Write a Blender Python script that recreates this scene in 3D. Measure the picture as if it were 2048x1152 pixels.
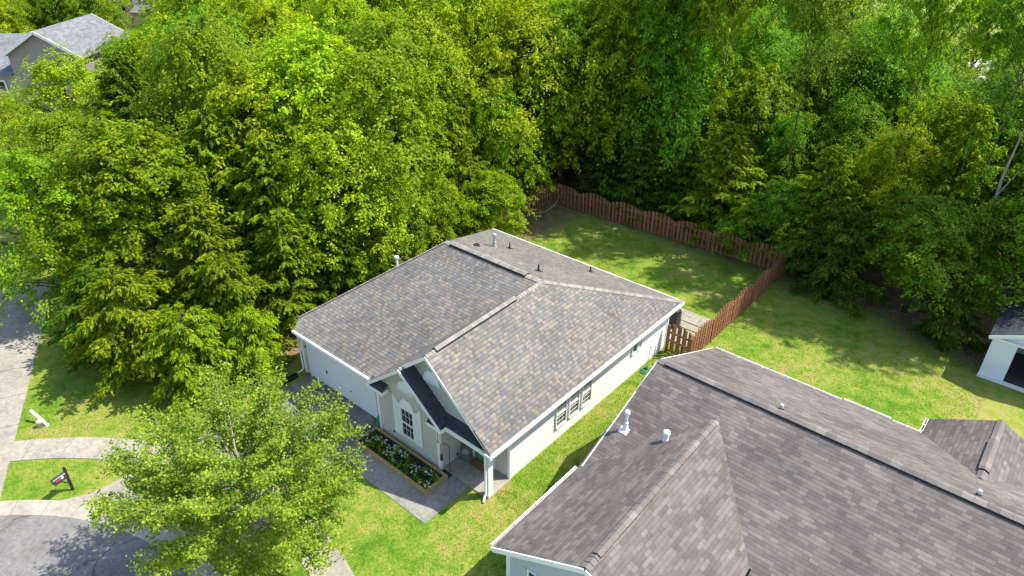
import bpy, math, random
import numpy as np
from mathutils import Vector, Matrix
for o in list(bpy.data.objects): bpy.data.objects.remove(o)
SC = bpy.context.scene; COL = SC.collection
R = math.radians

# ------------------------------------------------------------ camera, sky, sun, exposure
cd = bpy.data.cameras.new('camera'); cam = bpy.data.objects.new('camera', cd); COL.objects.link(cam)
cd.sensor_width = 36; cd.lens = 24.27; cd.clip_start = .1; cd.clip_end = 2000
cr = Vector((0.75779089, 0.65246839, 0.0061616)); cu = Vector((-0.332572, 0.37809742, 0.86396655)); cf = Vector((-0.56138119, 0.65675516, -0.5035115))
M4 = Matrix((cr, cu, -cf)).transposed().to_4x4(); M4.translation = Vector((11.665, -13.598, 18.368)); cam.matrix_world = M4
SC.camera = cam
SUN = Vector((1.2, 1.25, 2.45)).normalized()
w = bpy.data.worlds.new('World'); SC.world = w; w.use_nodes = True
wn = w.node_tree.nodes; wl = w.node_tree.links
sky = wn.new('ShaderNodeTexSky'); sky.sky_type = 'NISHITA'; sky.sun_disc = False
sky.sun_elevation = math.asin(SUN.z); sky.sun_rotation = math.atan2(SUN.x, SUN.y)
bg = wn['Background']; bg.inputs[1].default_value = .15; wl.new(sky.outputs[0], bg.inputs[0])
sd = bpy.data.lights.new('sun', 'SUN'); sd.energy = 3.7; sd.angle = R(.53); sd.color = (1, .93, .80)
so = bpy.data.objects.new('sun', sd); COL.objects.link(so); so.rotation_euler = SUN.to_track_quat('Z', 'Y').to_euler()
SC.view_settings.view_transform = 'Standard'; SC.view_settings.look = 'None'; SC.view_settings.gamma = 1
SC.view_settings.exposure = 1.10
try:
    SC.cycles.max_bounces = 9; SC.cycles.diffuse_bounces = 6; SC.cycles.transmission_bounces = 8; SC.cycles.transparent_max_bounces = 6
except Exception: pass

# ------------------------------------------------------------ materials
def new_mat(name):
    m = bpy.data.materials.new(name); m.use_nodes = True
    nt = m.node_tree; return m, nt, nt.nodes['Principled BSDF']
def nd(nt, t, **k):
    n = nt.nodes.new('ShaderNode' + t)
    for a, b in k.items(): setattr(n, a, b)
    return n
def math_(nt, op, a, b=None, c=None):
    n = nd(nt, 'Math', operation=op)
    for i, v in enumerate((a, b, c)):
        if v is None: continue
        if isinstance(v, (int, float)): n.inputs[i].default_value = v
        else: nt.links.new(v, n.inputs[i])
    return n.outputs[0]
def noise(nt, scale, detail=3, rough=.55, vec=None, dist=0):
    n = nd(nt, 'TexNoise'); n.inputs['Scale'].default_value = scale; n.inputs['Detail'].default_value = detail
    n.inputs['Roughness'].default_value = rough; n.inputs['Distortion'].default_value = dist
    if vec is not None: nt.links.new(vec, n.inputs['Vector'])
    return n.outputs['Fac']
def ramp(nt, fac, stops, interp='LINEAR'):
    r = nd(nt, 'ValToRGB'); cr_ = r.color_ramp; cr_.interpolation = interp
    while len(cr_.elements) < len(stops): cr_.elements.new(.5)
    for e, (p, c) in zip(cr_.elements, stops): e.position = p; e.color = (*c, 1)
    nt.links.new(fac, r.inputs[0]); return r.outputs[0]
def mix(nt, fac, a, b, mode='MIX'):
    n = nd(nt, 'MixRGB', blend_type=mode)
    for s, v in zip(n.inputs, (fac, a, b)):
        if isinstance(v, (int, float)): s.default_value = v
        elif isinstance(v, tuple): s.default_value = (*v, 1)
        else: nt.links.new(v, s)
    return n.outputs[0]
def bump(nt, bs, h, strength=.3, dist=.02):
    b = nd(nt, 'Bump'); b.inputs['Strength'].default_value = strength; b.inputs['Distance'].default_value = dist
    nt.links.new(h, b.inputs['Height']); nt.links.new(b.outputs[0], bs.inputs['Normal'])
def pos(nt): return nd(nt, 'NewGeometry').outputs['Position']

def plain(name, c, rough=.6, var=.12, scale=3, metal=0, bstr=.0, spec=.5):
    m, nt, bs = new_mat(name)
    f = noise(nt, scale, 5, .6, pos(nt)); f2 = noise(nt, scale * 14, 3, .6, pos(nt))
    d = tuple(max(0, x * (1 - var)) for x in c); l = tuple(min(1, x * (1 + var * .6)) for x in c)
    col = ramp(nt, math_(nt, 'MULTIPLY_ADD', f2, .35, math_(nt, 'MULTIPLY', f, .65)), [(.3, d), (.7, l)])
    nt.links.new(col, bs.inputs['Base Color']); bs.inputs['Roughness'].default_value = rough; bs.inputs['Metallic'].default_value = metal
    bs.inputs['Specular IOR Level'].default_value = spec
    if bstr: bump(nt, bs, f2, bstr, .01)
    return m

def shingle(name, wd, ht, cols, seam=.55, jit=.5, mottled=.16):
    m, nt, bs = new_mat(name)
    uv = nd(nt, 'UVMap').outputs[0]; s = nd(nt, 'SeparateXYZ'); nt.links.new(uv, s.inputs[0])
    v = math_(nt, 'DIVIDE', s.outputs[1], ht); row = math_(nt, 'FLOOR', v); fv = math_(nt, 'FRACT', v)
    wr = nd(nt, 'TexWhiteNoise', noise_dimensions='1D'); nt.links.new(row, wr.inputs['W'])
    off = math_(nt, 'MULTIPLY', wr.outputs['Value'], jit)
    u = math_(nt, 'ADD', math_(nt, 'ADD', math_(nt, 'DIVIDE', s.outputs[0], wd), math_(nt, 'MULTIPLY', row, .5)), off)
    # uneven tab widths
    u = math_(nt, 'ADD', u, math_(nt, 'MULTIPLY', math_(nt, 'SINE', math_(nt, 'MULTIPLY', u, 2.1)), .22 if jit else .06))
    col = math_(nt, 'FLOOR', u); fu = math_(nt, 'FRACT', u)
    cb = nd(nt, 'CombineXYZ'); nt.links.new(col, cb.inputs[0]); nt.links.new(row, cb.inputs[1])
    wn_ = nd(nt, 'TexWhiteNoise', noise_dimensions='2D'); nt.links.new(cb.outputs[0], wn_.inputs['Vector'])
    n = len(cols); c = ramp(nt, wn_.outputs['Value'], [(i / n, x) for i, x in enumerate(cols)], 'CONSTANT')
    P = pos(nt)
    big = noise(nt, .55, 3, .6, P); fine = noise(nt, 45, 2, .7, P); mid = noise(nt, 6, 3, .7, P)
    c = mix(nt, 1, c, ramp(nt, big, [(.3, (1 - mottled,) * 3), (.7, (1 + mottled * .4,) * 3)]), 'MULTIPLY')
    c = mix(nt, 1, c, ramp(nt, mid, [(.3, (.86, .86, .87)), (.7, (1.06, 1.05, 1.03))]), 'MULTIPLY')
    c = mix(nt, 1, c, ramp(nt, fine, [(.25, (.72,) * 3), (.75, (1.2,) * 3)]), 'MULTIPLY')
    sv = math_(nt, 'LESS_THAN', fv, .13); c = mix(nt, math_(nt, 'MULTIPLY', sv, seam), c, (.035, .035, .04))
    su = math_(nt, 'LESS_THAN', fu, .045); c = mix(nt, math_(nt, 'MULTIPLY', su, seam * .55), c, (.05, .05, .055))
    nt.links.new(c, bs.inputs['Base Color']); bs.inputs['Roughness'].default_value = .92; bs.inputs['Specular IOR Level'].default_value = .2
    h = math_(nt, 'ADD', math_(nt, 'SUBTRACT', 1, fv), math_(nt, 'MULTIPLY', math_(nt, 'ADD', fine, wn_.outputs['Value']), .45))
    bump(nt, bs, h, .55, .014)
    return m

def caps_mat(name, cols):
    m, nt, bs = new_mat(name)
    g = nd(nt, 'NewGeometry'); n = len(cols)
    c = ramp(nt, g.outputs['Random Per Island'], [(i / n, x) for i, x in enumerate(cols)], 'CONSTANT')
    f = noise(nt, 40, 2, .7, g.outputs['Position'])
    c = mix(nt, 1, c, ramp(nt, f, [(.25, (.75,) * 3), (.75, (1.15,) * 3)]), 'MULTIPLY')
    nt.links.new(c, bs.inputs['Base Color']); bs.inputs['Roughness'].default_value = .92; bump(nt, bs, f, .3, .008)
    return m

def leafmat(name, cols, trans=.45, hue=.03, rough=.45):
    m, nt, bs = new_mat(name)
    g = nd(nt, 'NewGeometry'); oi = nd(nt, 'ObjectInfo')
    c = ramp(nt, g.outputs['Random Per Island'], [(i / max(1, len(cols) - 1), x) for i, x in enumerate(cols)])
    big = noise(nt, 1.5, 3, .6, g.outputs['Position'])
    c = mix(nt, 1, c, ramp(nt, big, [(.34, (.62, .72, .8)), (.66, (1.16, 1.14, .95))]), 'MULTIPLY')
    hs = nd(nt, 'HueSaturation'); nt.links.new(c, hs.inputs['Color'])
    nt.links.new(math_(nt, 'MULTIPLY_ADD', oi.outputs['Random'], hue * 2, .5 - hue), hs.inputs['Hue'])
    nt.links.new(math_(nt, 'MULTIPLY_ADD', oi.outputs['Random'], .3, .85), hs.inputs['Value'])
    c = hs.outputs[0]
    nt.links.new(c, bs.inputs['Base Color']); bs.inputs['Roughness'].default_value = rough; bs.inputs['Specular IOR Level'].default_value = .12
    tr = nd(nt, 'BsdfTranslucent'); tc = mix(nt, 1, c, (1.4, 1.45, .5), 'MULTIPLY'); nt.links.new(tc, tr.inputs[0])
    ms = nd(nt, 'MixShader'); ms.inputs[0].default_value = trans
    nt.links.new(bs.outputs[0], ms.inputs[1]); nt.links.new(tr.outputs[0], ms.inputs[2])
    nt.links.new(ms.outputs[0], nt.nodes['Material Output'].inputs[0])
    return m

M = {}
M['white'] = plain('white_trim_paint', (.80, .80, .79), .45, .05, 2)
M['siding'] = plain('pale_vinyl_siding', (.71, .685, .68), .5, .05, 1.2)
M['siding_shade'] = plain('shade_toned_vinyl_siding', (.47, .465, .42), .55, .06, 1.2)  # same vinyl as the side wall, with the front's shade in its colour
M['door_white'] = plain('white_door_paint', (.74, .75, .77), .4, .05, 1.5)
M['glass'] = plain('window_glass', (.03, .035, .04), .06, .1, 1, spec=.9)
M['blind'] = plain('window_blind', (.45, .47, .45), .5, .1, 3)
M['black'] = plain('black_plastic', (.02, .021, .023), .4, .2, 4)
M['vent_black'] = plain('black_vent_rubber', (.022, .022, .022), .7, .2, 4)
M['pvc'] = plain('white_metal_flue', (.78, .78, .82), .35, .08, 6)
M['galv'] = plain('galvanised_flue', (.45, .46, .50), .35, .15, 6, metal=.4)
M['wood_fence'] = None
M['green_door'] = plain('green_door_paint', (.06, .25, .12), .45, .1, 2)
M['timber'] = plain('yellow_landscape_timber', (.42, .27, .10), .8, .25, 5, bstr=.3)
M['mulch'] = plain('black_mulch', (.020, .017, .015), .95, .5, 22, bstr=.8)
M['mat'] = plain('coir_doormat_fibre', (.20, .095, .035), .95, .2, 30, bstr=.5)
M['can'] = plain('weathered_milk_can_metal', (.22, .22, .20), .5, .3, 8, metal=.3)
M['iron'] = plain('black_iron', (.02, .02, .02), .5, .2, 6)
M['hose'] = plain('green_rubber_hose', (.02, .22, .14), .4, .15, 6)
M['red'] = plain('red_flag_paint', (.5, .03, .04), .4, .1, 6)
M['bark'] = plain('grey_brown_bark', (.085, .07, .055), .9, .4, 9, bstr=.6)
M['bark_pale'] = plain('pale_grey_bark', (.30, .27, .22), .85, .3, 8, bstr=.4)
M['gutter'] = plain('white_aluminium_gutter', (.82, .81, .79), .35, .06, 3)
M['trough'] = plain('leaf_stained_gutter_bed', (.13, .085, .06), .9, .5, 9)
A_COLS = [(.20, .188, .168), (.148, .145, .14), (.245, .22, .185), (.168, .168, .168), (.205, .175, .148), (.222, .212, .193), (.165, .163, .155), (.27, .237, .19), (.176, .178, .180), (.19, .18, .162)]
M['shingleA'] = shingle('weathered_grey_tan_shingles', .128, .138, A_COLS, .62, .0, .2)
M['capA'] = caps_mat('grey_tan_ridge_caps', [(.22, .205, .18), (.29, .27, .24), (.25, .235, .215), (.32, .295, .25)])
B_COLS = [(.148, .128, .120), (.170, .149, .139), (.134, .116, .109), (.190, .168, .156), (.158, .138, .129), (.178, .157, .147), (.205, .182, .169), (.143, .125, .119)]
M['shingleB'] = shingle('taupe_brown_laminated_shingles', .29, .128, B_COLS, .34, .9, .28)
M['capB'] = caps_mat('taupe_ridge_caps', [(.14, .122, .115), (.19, .168, .155), (.165, .145, .135), (.23, .2, .18)])
M['shingleC'] = shingle('pale_grey_shingles', .35, .16, [(.19, .20, .22), (.22, .23, .25), (.17, .18, .20), (.24, .245, .26)], .35)
M['shingleD'] = shingle('slate_and_shade_dark_shingles', .3, .15, [(.05, .06, .075), (.07, .08, .095), (.06, .068, .08)], .4)
M['sidingB'] = plain('pale_blue_siding', (.42, .47, .53), .5, .05, 1.2)
M['sidingC'] = plain('taupe_siding', (.27, .24, .23), .6, .08, 1)
M['tan_wall'] = plain('tan_siding', (.50, .38, .25), .6, .08, 1)
M['shed_wall'] = plain('white_shed_panel', (.74, .78, .86), .55, .06, 2)
M['shed_floor'] = plain('shed_floor_board', (.10, .08, .07), .8, .3, 4)
M['blossom'] = plain('white_blossom', (.80, .85, .85), .6, .05, 4)

def fence_mat():
    m, nt, bs = new_mat('red_brown_stained_wood')
    g = nd(nt, 'NewGeometry')
    c = ramp(nt, g.outputs['Random Per Island'], [(0, (.22, .09, .04)), (.35, (.34, .145, .062)), (.7, (.28, .115, .055)), (1, (.38, .18, .09))])
    mp = nd(nt, 'Mapping'); mp.inputs['Scale'].default_value = (18, 18, 1.5); nt.links.new(g.outputs['Position'], mp.inputs[0])
    f = noise(nt, 1, 4, .6, mp.outputs[0])
    c = mix(nt, 1, c, ramp(nt, f, [(.3, (.7, .7, .7)), (.7, (1.15, 1.12, 1.1))]), 'MULTIPLY')
    nt.links.new(c, bs.inputs['Base Color']); bs.inputs['Roughness'].default_value = .8; bump(nt, bs, f, .3, .004)
    return m
M['wood_fence'] = fence_mat()

def concrete(name, c, dark, crack=0, stain=.35):
    m, nt, bs = new_mat(name); P = pos(nt)
    a = noise(nt, .9, 5, .65, P, .4); b = noise(nt, 7, 5, .7, P); f = noise(nt, 60, 2, .7, P)
    col = ramp(nt, a, [(.32, dark), (.62, c)])
    col = mix(nt, 1, col, ramp(nt, b, [(.3, (1 - stain,) * 3), (.6, (1.05, 1.04, 1.02))]), 'MULTIPLY')
    col = mix(nt, 1, col, ramp(nt, f, [(.2, (.86,) * 3), (.8, (1.1,) * 3)]), 'MULTIPLY')
    if crack:
        vo = nd(nt, 'TexVoronoi', feature='DISTANCE_TO_EDGE'); vo.inputs['Scale'].default_value = crack
        wv = nd(nt, 'VectorMath', operation='ADD'); nz = nd(nt, 'TexNoise'); nz.inputs['Scale'].default_value = 1.3; nz.inputs['Detail'].default_value = 5; nt.links.new(P, nz.inputs['Vector'])
        nt.links.new(P, wv.inputs[0]); nt.links.new(nz.outputs['Color'], wv.inputs[1]); nt.links.new(wv.outputs[0], vo.inputs['Vector'])
        k = math_(nt, 'LESS_THAN', vo.outputs['Distance'], .006); col = mix(nt, math_(nt, 'MULTIPLY', k, .6), col, (.05, .048, .04))
    nt.links.new(col, bs.inputs['Base Color']); bs.inputs['Roughness'].default_value = .9; bump(nt, bs, f, .25, .004)
    return m
M['concrete'] = concrete('pale_concrete', (.385, .345, .29), (.27, .245, .21), stain=.32)
M['old_concrete'] = concrete('stained_driveway_concrete', (.25, .245, .22), (.13, .13, .115), .3, stain=.4)
M['kerb'] = concrete('kerb_concrete', (.42, .385, .32), (.31, .28, .235), stain=.28)
M['asphalt'] = concrete('worn_grey_asphalt', (.225, .218, .212), (.165, .158, .15), .22, stain=.35)
M['far_road'] = concrete('pale_far_road', (.55, .50, .47), (.45, .41, .38), stain=.2)

def ground_mat():
    m, nt, bs = new_mat('lawn_and_leaf_litter'); P = pos(nt)
    s = nd(nt, 'SeparateXYZ'); nt.links.new(P, s.inputs[0]); X, Y = s.outputs[0], s.outputs[1]
    n1 = noise(nt, .28, 4, .6, P); n2 = noise(nt, 1.6, 4, .65, P, .6); n3 = noise(nt, 9, 4, .7, P); n4 = noise(nt, 55, 3, .75, P)
    # grass
    mp = nd(nt, 'Mapping'); mp.inputs['Rotation'].default_value = (0, 0, .8); mp.inputs['Scale'].default_value = (70, 22, 20); nt.links.new(P, mp.inputs[0])
    n5 = noise(nt, 1, 3, .7, mp.outputs[0]); nb = noise(nt, .7, 3, .6, P)
    t = math_(nt, 'ADD', math_(nt, 'MULTIPLY', n1, .40), math_(nt, 'ADD', math_(nt, 'MULTIPLY', n2, .42), math_(nt, 'MULTIPLY', n3, .30)))
    t = math_(nt, 'MULTIPLY_ADD', math_(nt, 'SUBTRACT', t, .56), 1.7, .555)
    grass = ramp(nt, t, [(.36, (.085, .195, .016)), (.47, (.15, .265, .026)), (.56, (.225, .305, .042)), (.65, (.32, .315, .08)), (.75, (.37, .30, .14))])
    grass = mix(nt, 1, grass, ramp(nt, n4, [(.25, (.55, .58, .5)), (.75, (1.35, 1.32, 1.3))]), 'MULTIPLY')
    grass = mix(nt, 1, grass, ramp(nt, n5, [(.3, (.75, .78, .7)), (.7, (1.22, 1.2, 1.2))]), 'MULTIPLY')
    # drier patches near the front strip and behind the grey-roofed house
    litter = ramp(nt, math_(nt, 'ADD', math_(nt, 'MULTIPLY', n2, .5), math_(nt, 'MULTIPLY', n3, .5)), [(.35, (.10, .062, .040)), (.5, (.22, .135, .085)), (.62, (.36, .25, .17))])
    litter = mix(nt, 1, litter, ramp(nt, n4, [(.25, (.6,) * 3), (.75, (1.3,) * 3)]), 'MULTIPLY')
    wob = math_(nt, 'MULTIPLY', math_(nt, 'SUBTRACT', math_(nt, 'ADD', n2, math_(nt, 'MULTIPLY', n3, .6)), .8), 4.2)
    back = math_(nt, 'ADD', math_(nt, 'SUBTRACT', Y, 20.9), math_(nt, 'MULTIPLY', math_(nt, 'MAXIMUM', math_(nt, 'SUBTRACT', X, 4.5), 0), .35))
    left = math_(nt, 'MINIMUM', math_(nt, 'SUBTRACT', -11.6, X), math_(nt, 'ADD', Y, 3.2))
    sd_ = math_(nt, 'ADD', math_(nt, 'MAXIMUM', back, left), wob)
    mr = nd(nt, 'MapRange'); nt.links.new(sd_, mr.inputs[0]); mr.inputs[1].default_value = -.5; mr.inputs[2].default_value = .6
    far = math_(nt, 'LESS_THAN', 55, math_(nt, 'ADD', Y, wob))
    k = math_(nt, 'MULTIPLY', mr.outputs[0], math_(nt, 'SUBTRACT', 1, far))
    c = mix(nt, k, grass, litter)
    nt.links.new(c, bs.inputs['Base Color']); bs.inputs['Roughness'].default_value = .9; bs.inputs['Specular IOR Level'].default_value = .15
    bump(nt, bs, math_(nt, 'ADD', n4, n5), .7, .03)
    return m
M['ground'] = ground_mat()

# ------------------------------------------------------------ mesh helpers
class MB:
    def __init__(s): s.v = []; s.f = []; s.uv = {}
    def face(s, pts, uv=None):
        n = len(s.v); s.v += [tuple(p) for p in pts]; s.f.append(tuple(range(n, n + len(pts))))
        if uv: s.uv[len(s.f) - 1] = uv
    def box(s, a, b):
        (x0, y0, z0), (x1, y1, z1) = a, b; n = len(s.v)
        s.v += [(x, y, z) for z in (z0, z1) for x, y in ((x0, y0), (x1, y0), (x1, y1), (x0, y1))]
        s.f += [tuple(n + i for i in q) for q in ((3, 2, 1, 0), (4, 5, 6, 7), (0, 1, 5, 4), (1, 2, 6, 5), (2, 3, 7, 6), (3, 0, 4, 7))]
        return s
    def beam(s, p, q, wd, ht, up=(0, 0, 1)):
        p, q = Vector(p), Vector(q); d = (q - p).normalized(); u = Vector(up); r = d.cross(u).normalized() * wd / 2; u = r.cross(d).normalized() * ht / 2
        n = len(s.v); s.v += [tuple(c + a * r + b * u) for c in (p, q) for a, b in ((-1, -1), (1, -1), (1, 1), (-1, 1))]
        s.f += [tuple(n + i for i in t) for t in ((3, 2, 1, 0), (4, 5, 6, 7), (0, 1, 5, 4), (1, 2, 6, 5), (2, 3, 7, 6), (3, 0, 4, 7))]
        return s
    def tube(s, pts, rad, n=7, cap=True):
        pts = [Vector(p) for p in pts]; b = len(s.v)
        for i, p in enumerate(pts):
            d = (pts[min(i + 1, len(pts) - 1)] - pts[max(i - 1, 0)]).normalized()
            a = d.orthogonal().normalized() if i == 0 else (a - d * a.dot(d)).normalized()
            c = d.cross(a); r = rad[i] if isinstance(rad, (list, tuple)) else rad
            for k in range(n):
                t = 2 * math.pi * k / n; s.v.append(tuple(p + (a * math.cos(t) + c * math.sin(t)) * r))
        for i in range(len(pts) - 1):
            for k in range(n):
                k2 = (k + 1) % n; s.f.append((b + i * n + k, b + i * n + k2, b + (i + 1) * n + k2, b + (i + 1) * n + k))
        if cap:
            s.f.append(tuple(b + k for k in range(n))[::-1]); s.f.append(tuple(b + (len(pts) - 1) * n + k for k in range(n)))
        return s
    def lathe(s, c, prof, n=16):   # prof: (r,z)
        s.tube([(c[0], c[1], c[2] + z + 1e-5 * i) for i, (r_, z) in enumerate(prof)], [r_ for r_, z in prof], n); return s
    def slab(s, pts, t, uv=None, uvdir=None):
        """sheet with thickness t downwards; uv in metres on top"""
        if uvdir is not None:
            n_ = (Vector(pts[1]) - Vector(pts[0])).cross(Vector(pts[2]) - Vector(pts[0])).normalized()
            u = Vector(uvdir).normalized(); v = n_.cross(u)
            if v.z < 0: v = -v
            o = Vector((0, 0, 0)); uv = [((Vector(p) - o).dot(u), (Vector(p) - o).dot(v)) for p in pts]
        s.face(pts, uv); lo = [(p[0], p[1], p[2] - t) for p in pts]
        s.face(lo[::-1])
        for i in range(len(pts)):
            j = (i + 1) % len(pts); s.face([pts[i], lo[i], lo[j], pts[j]])
        return s
    def build(s, name, mat, parent=None, smooth=False, loc=None):
        me = bpy.data.meshes.new(name); me.from_pydata(s.v, [], s.f)
        if s.uv:
            l = me.uv_layers.new(name='UVMap')
            for p in me.polygons:
                if p.index in s.uv:
                    for li, t in zip(p.loop_indices, s.uv[p.index]): l.data[li].uv = t
        me.materials.append(mat); 
        if smooth: me.polygons.foreach_set('use_smooth', [True] * len(me.polygons))
        me.update(); o = bpy.data.objects.new(name, me); COL.objects.link(o)
        if parent: o.parent = parent
        if loc: o.location = loc
        return o
def tag(o, label=None, cat=None, group=None, kind=None):
    if label: o['label'] = label
    if cat: o['category'] = cat
    if group: o['group'] = group
    if kind: o['kind'] = kind
    return o
def empty(name, label, cat, group=None, loc=(0, 0, 0)):
    o = bpy.data.objects.new(name, None); COL.objects.link(o); o.location = loc; o.empty_display_size = .2
    return tag(o, label, cat, group)
def copy_tree(o, parent=None):
    c = o.copy(); COL.objects.link(c)
    if parent: c.parent = parent
    for ch in [x for x in bpy.data.objects if x.parent == o]: copy_tree(ch, c)
    return c

def caps(p0, p1, sl, sr, name, mat, parent, wd=.15, step=.16, lift=.03, tilt=.02):
    """row of overlapping folded cap shingles from p0 (low) to p1 (high)"""
    b = MB(); p0, p1 = Vector(p0), Vector(p1); L = (p1 - p0).length; d = (p1 - p0).normalized()
    sl = Vector(sl).normalized(); sr = Vector(sr).normalized(); up = Vector((0, 0, 1)); n = int(L / step)
    for i in range(n + 1):
        a = p0 + d * (i * step); c = p0 + d * min(L, i * step + step * 1.25)
        a = a + up * (lift + tilt); c = c + up * (lift * .6)
        k = len(b.v); b.v += [tuple(x) for x in (a + sl * wd, a, a + sr * wd, c + sl * wd, c, c + sr * wd)]
        e = len(b.v); b.v += [tuple(x - up * .025) for x in (a + sl * wd, a, a + sr * wd)]
        b.f += [(k, k + 3, k + 4, k + 1), (k + 1, k + 4, k + 5, k + 2), (e, k, k + 1, e + 1), (e + 1, k + 1, k + 2, e + 2)]
    return b.build(name, mat, parent)

def siding(b, origin, du, nrm, z0, z1, lims, lap=.15, out=.02):
    """horizontal lap siding. lims(z) -> (s0,s1) along du"""
    o = Vector(origin); du = Vector(du); nrm = Vector(nrm); z = z0
    while z < z1 - 1e-4:
        zt = min(z + lap, z1); (a0, a1), (c0, c1) = lims(z), lims(zt)
        if a1 > a0 and c1 >= c0:
            U = Vector((0, 0, 1))
            zl = z + .048; k = min(1, .048 / max(1e-4, zt - z)); m0, m1 = a0 + (c0 - a0) * k, a1 + (c1 - a1) * k
            if zl < zt: b.face([o + du * m0 + U * zl + nrm * out, o + du * m1 + U * zl + nrm * out, o + du * c1 + U * zt, o + du * c0 + U * zt])
            b.face([o + du * a0 + U * z, o + du * a1 + U * z, o + du * m1 + U * min(zl, zt) + nrm * out, o + du * m0 + U * min(zl, zt) + nrm * out])
        z = zt
    return b

# ------------------------------------------------------------ ground, roads, pavements
def sheet(name, poly, z, mat, kind='structure'):
    b = MB(); b.face([(x, y, z) for x, y in poly]); return tag(b.build(name, mat), kind=kind)
def slabs(name, poly, z0, z1, mat):
    b = MB(); b.slab([(x, y, z1) for x, y in poly], z1 - z0); return tag(b.build(name, mat), kind='structure')
sheet('ground', [(-320, -60), (160, -60), (160, 420), (-320, 420)], 0, M['ground'])
CC = (-4.6, -19.5)
def arc(r0, a0, a1, n=60): return [(CC[0] + r0 * math.cos(R(a0 + (a1 - a0) * i / n)), CC[1] + r0 * math.sin(R(a0 + (a1 - a0) * i / n))) for i in range(n + 1)]
# road disc and street leading off
b = MB(); b.face([(x, y, .006) for x, y in arc(10.05, 0, 358, 90)]); b.face([(x, y, .010) for x, y in ((-2, -26), (-9, -26), (-11, -60), (0, -60))])
tag(b.build('road', M['asphalt']), kind='structure')
def ring(name, r0, r1, a0, a1, z, mat, joint=None, h=None):
    b = MB(); n = int(abs(a1 - a0) / 1.2)
    for i in range(n):
        A = a0 + (a1 - a0) * i / n; B = a0 + (a1 - a0) * (i + 1) / n
        if joint and i % joint == 0: A += .07
        p = [(CC[0] + r * math.cos(R(t)), CC[1] + r * math.sin(R(t)), z) for r, t in ((r0, A), (r1, A), (r1, B), (r0, B))]
        if h: p[0] = (*p[0][:2], h); p[3] = (*p[3][:2], h)
        b.face(p)
    for r in (r0, r1):
        for i in range(n):
            A = a0 + (a1 - a0) * i / n; B = a0 + (a1 - a0) * (i + 1) / n; zz = h if (h and r == r0) else z
            b.face([(CC[0] + r * math.cos(R(t)), CC[1] + r * math.sin(R(t)), q) for t, q in ((A, -.02), (B, -.02), (B, zz), (A, zz))])
    return tag(b.build(name, mat), kind='structure')
ring('kerb', 10.05, 10.66, 20, 200, .07, M['kerb'], 5, .014)
ring('pavement', 12.7, 13.82, 30, 170, .028, M['concrete'], 5)
# driveways
b = MB()
ys = [-1.05, -3.7, -6.3, -9.0]
b.slab([(-10.5, -1.05, .022), (-10.5, -3.68, .022), (-8.0, -3.68, .022), (-8.0, -1.05, .022)], .05)
b.slab([(-7.98, -1.05, .022), (-7.98, -3.68, .022), (-5.66, -3.68, .022), (-5.66, -1.05, .022)], .05)
b.slab([(-10.5, -3.70, .020), (-10.5, -6.28, .020), (-8.0, -6.28, .020), (-8.0, -3.70, .020)], .05)
b.slab([(-7.98, -3.70, .020), (-7.98, -6.28, .020), (-5.3, -6.28, .020), (-5.3, -3.70, .020)], .05)
tag(b.build('driveway', M['old_concrete']), kind='structure')
b = MB()
b.slab([(-10.5, -6.3, .021), (-10.5, -7.9, .021), (-5.3, -7.0, .021), (-5.3, -6.3, .021)], .05)
b.slab([(-10.42, -8.75, .036), (-10.5, -10.1, .036), (-11.0, -10.95, .036), (-7.6, -9.32, .036), (-4.9, -9.0, .036), (-5.3, -8.0, .036), (-6.5, -7.4, .036)], .05)
tag(b.build('driveway_apron', M['concrete']), kind='structure')
b = MB()
b.slab([(-5.64, -1.35, .02), (-5.64, -3.38, .02), (-2.3, -3.38, .02), (-2.3, -1.35, .02)], .04)
b.slab([(-2.28, -1.35, .02), (-2.28, -3.38, .02), (-.82, -3.38, .02), (-.82, -1.24, .02), (-2.12, -1.24, .02)], .04)
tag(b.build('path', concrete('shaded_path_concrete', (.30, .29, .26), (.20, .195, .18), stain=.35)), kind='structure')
slabs('porch_floor', [(-2.16, -1.22), (.06, -1.22), (.06, 0), (-2.16, 0)], 0, .05, M['concrete'])
b = MB()
for i in range(8):
    x0 = -12.6 - i * 1.9; x1 = x0 - 1.87
    f = lambda x: -12.25 + (-12.6 - x) * .470
    b.slab([(x0, f(x0), .03), (x1, f(x1), .03), (x1 - 2.6, f(x1) - 5.2, .03), (x0 - 2.6, f(x0) - 5.2, .03)], .05)
tag(b.build('neighbour_driveway', M['concrete']), kind='structure')
# back patio pavers
random.seed(3); b = MB()
for i in range(9):
    for j in range(6):
        x0 = -3.1 + i * .47; y0 = 11.35 + j * .49
        if j in (3,): y0 += .10
        if j > 3: y0 += .16
        if x0 > 1.0: continue
        z = .03 + random.uniform(0, .012); b.slab([(x0, y0, z), (x0 + .455, y0, z), (x0 + .455, y0 + .47, z), (x0, y0 + .47, z)], .04)
tag(b.build('patio', M['concrete']), kind='structure')
# far streets seen through the trees
sheet('street', [(-90, 62), (-90, 54), (-3.5, 47.0), (30, 42), (30, 50), (-3, 55)], .02, M['far_road'])
sheet('far_driveway', [(-9, 60), (-4.5, 60), (1.0, 92), (-7, 92)], .03, M['far_road'])
sheet('far_cross_street', [(-60, 80), (-60, 74), (60, 76), (60, 84)], .025, M['far_road'])

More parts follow.
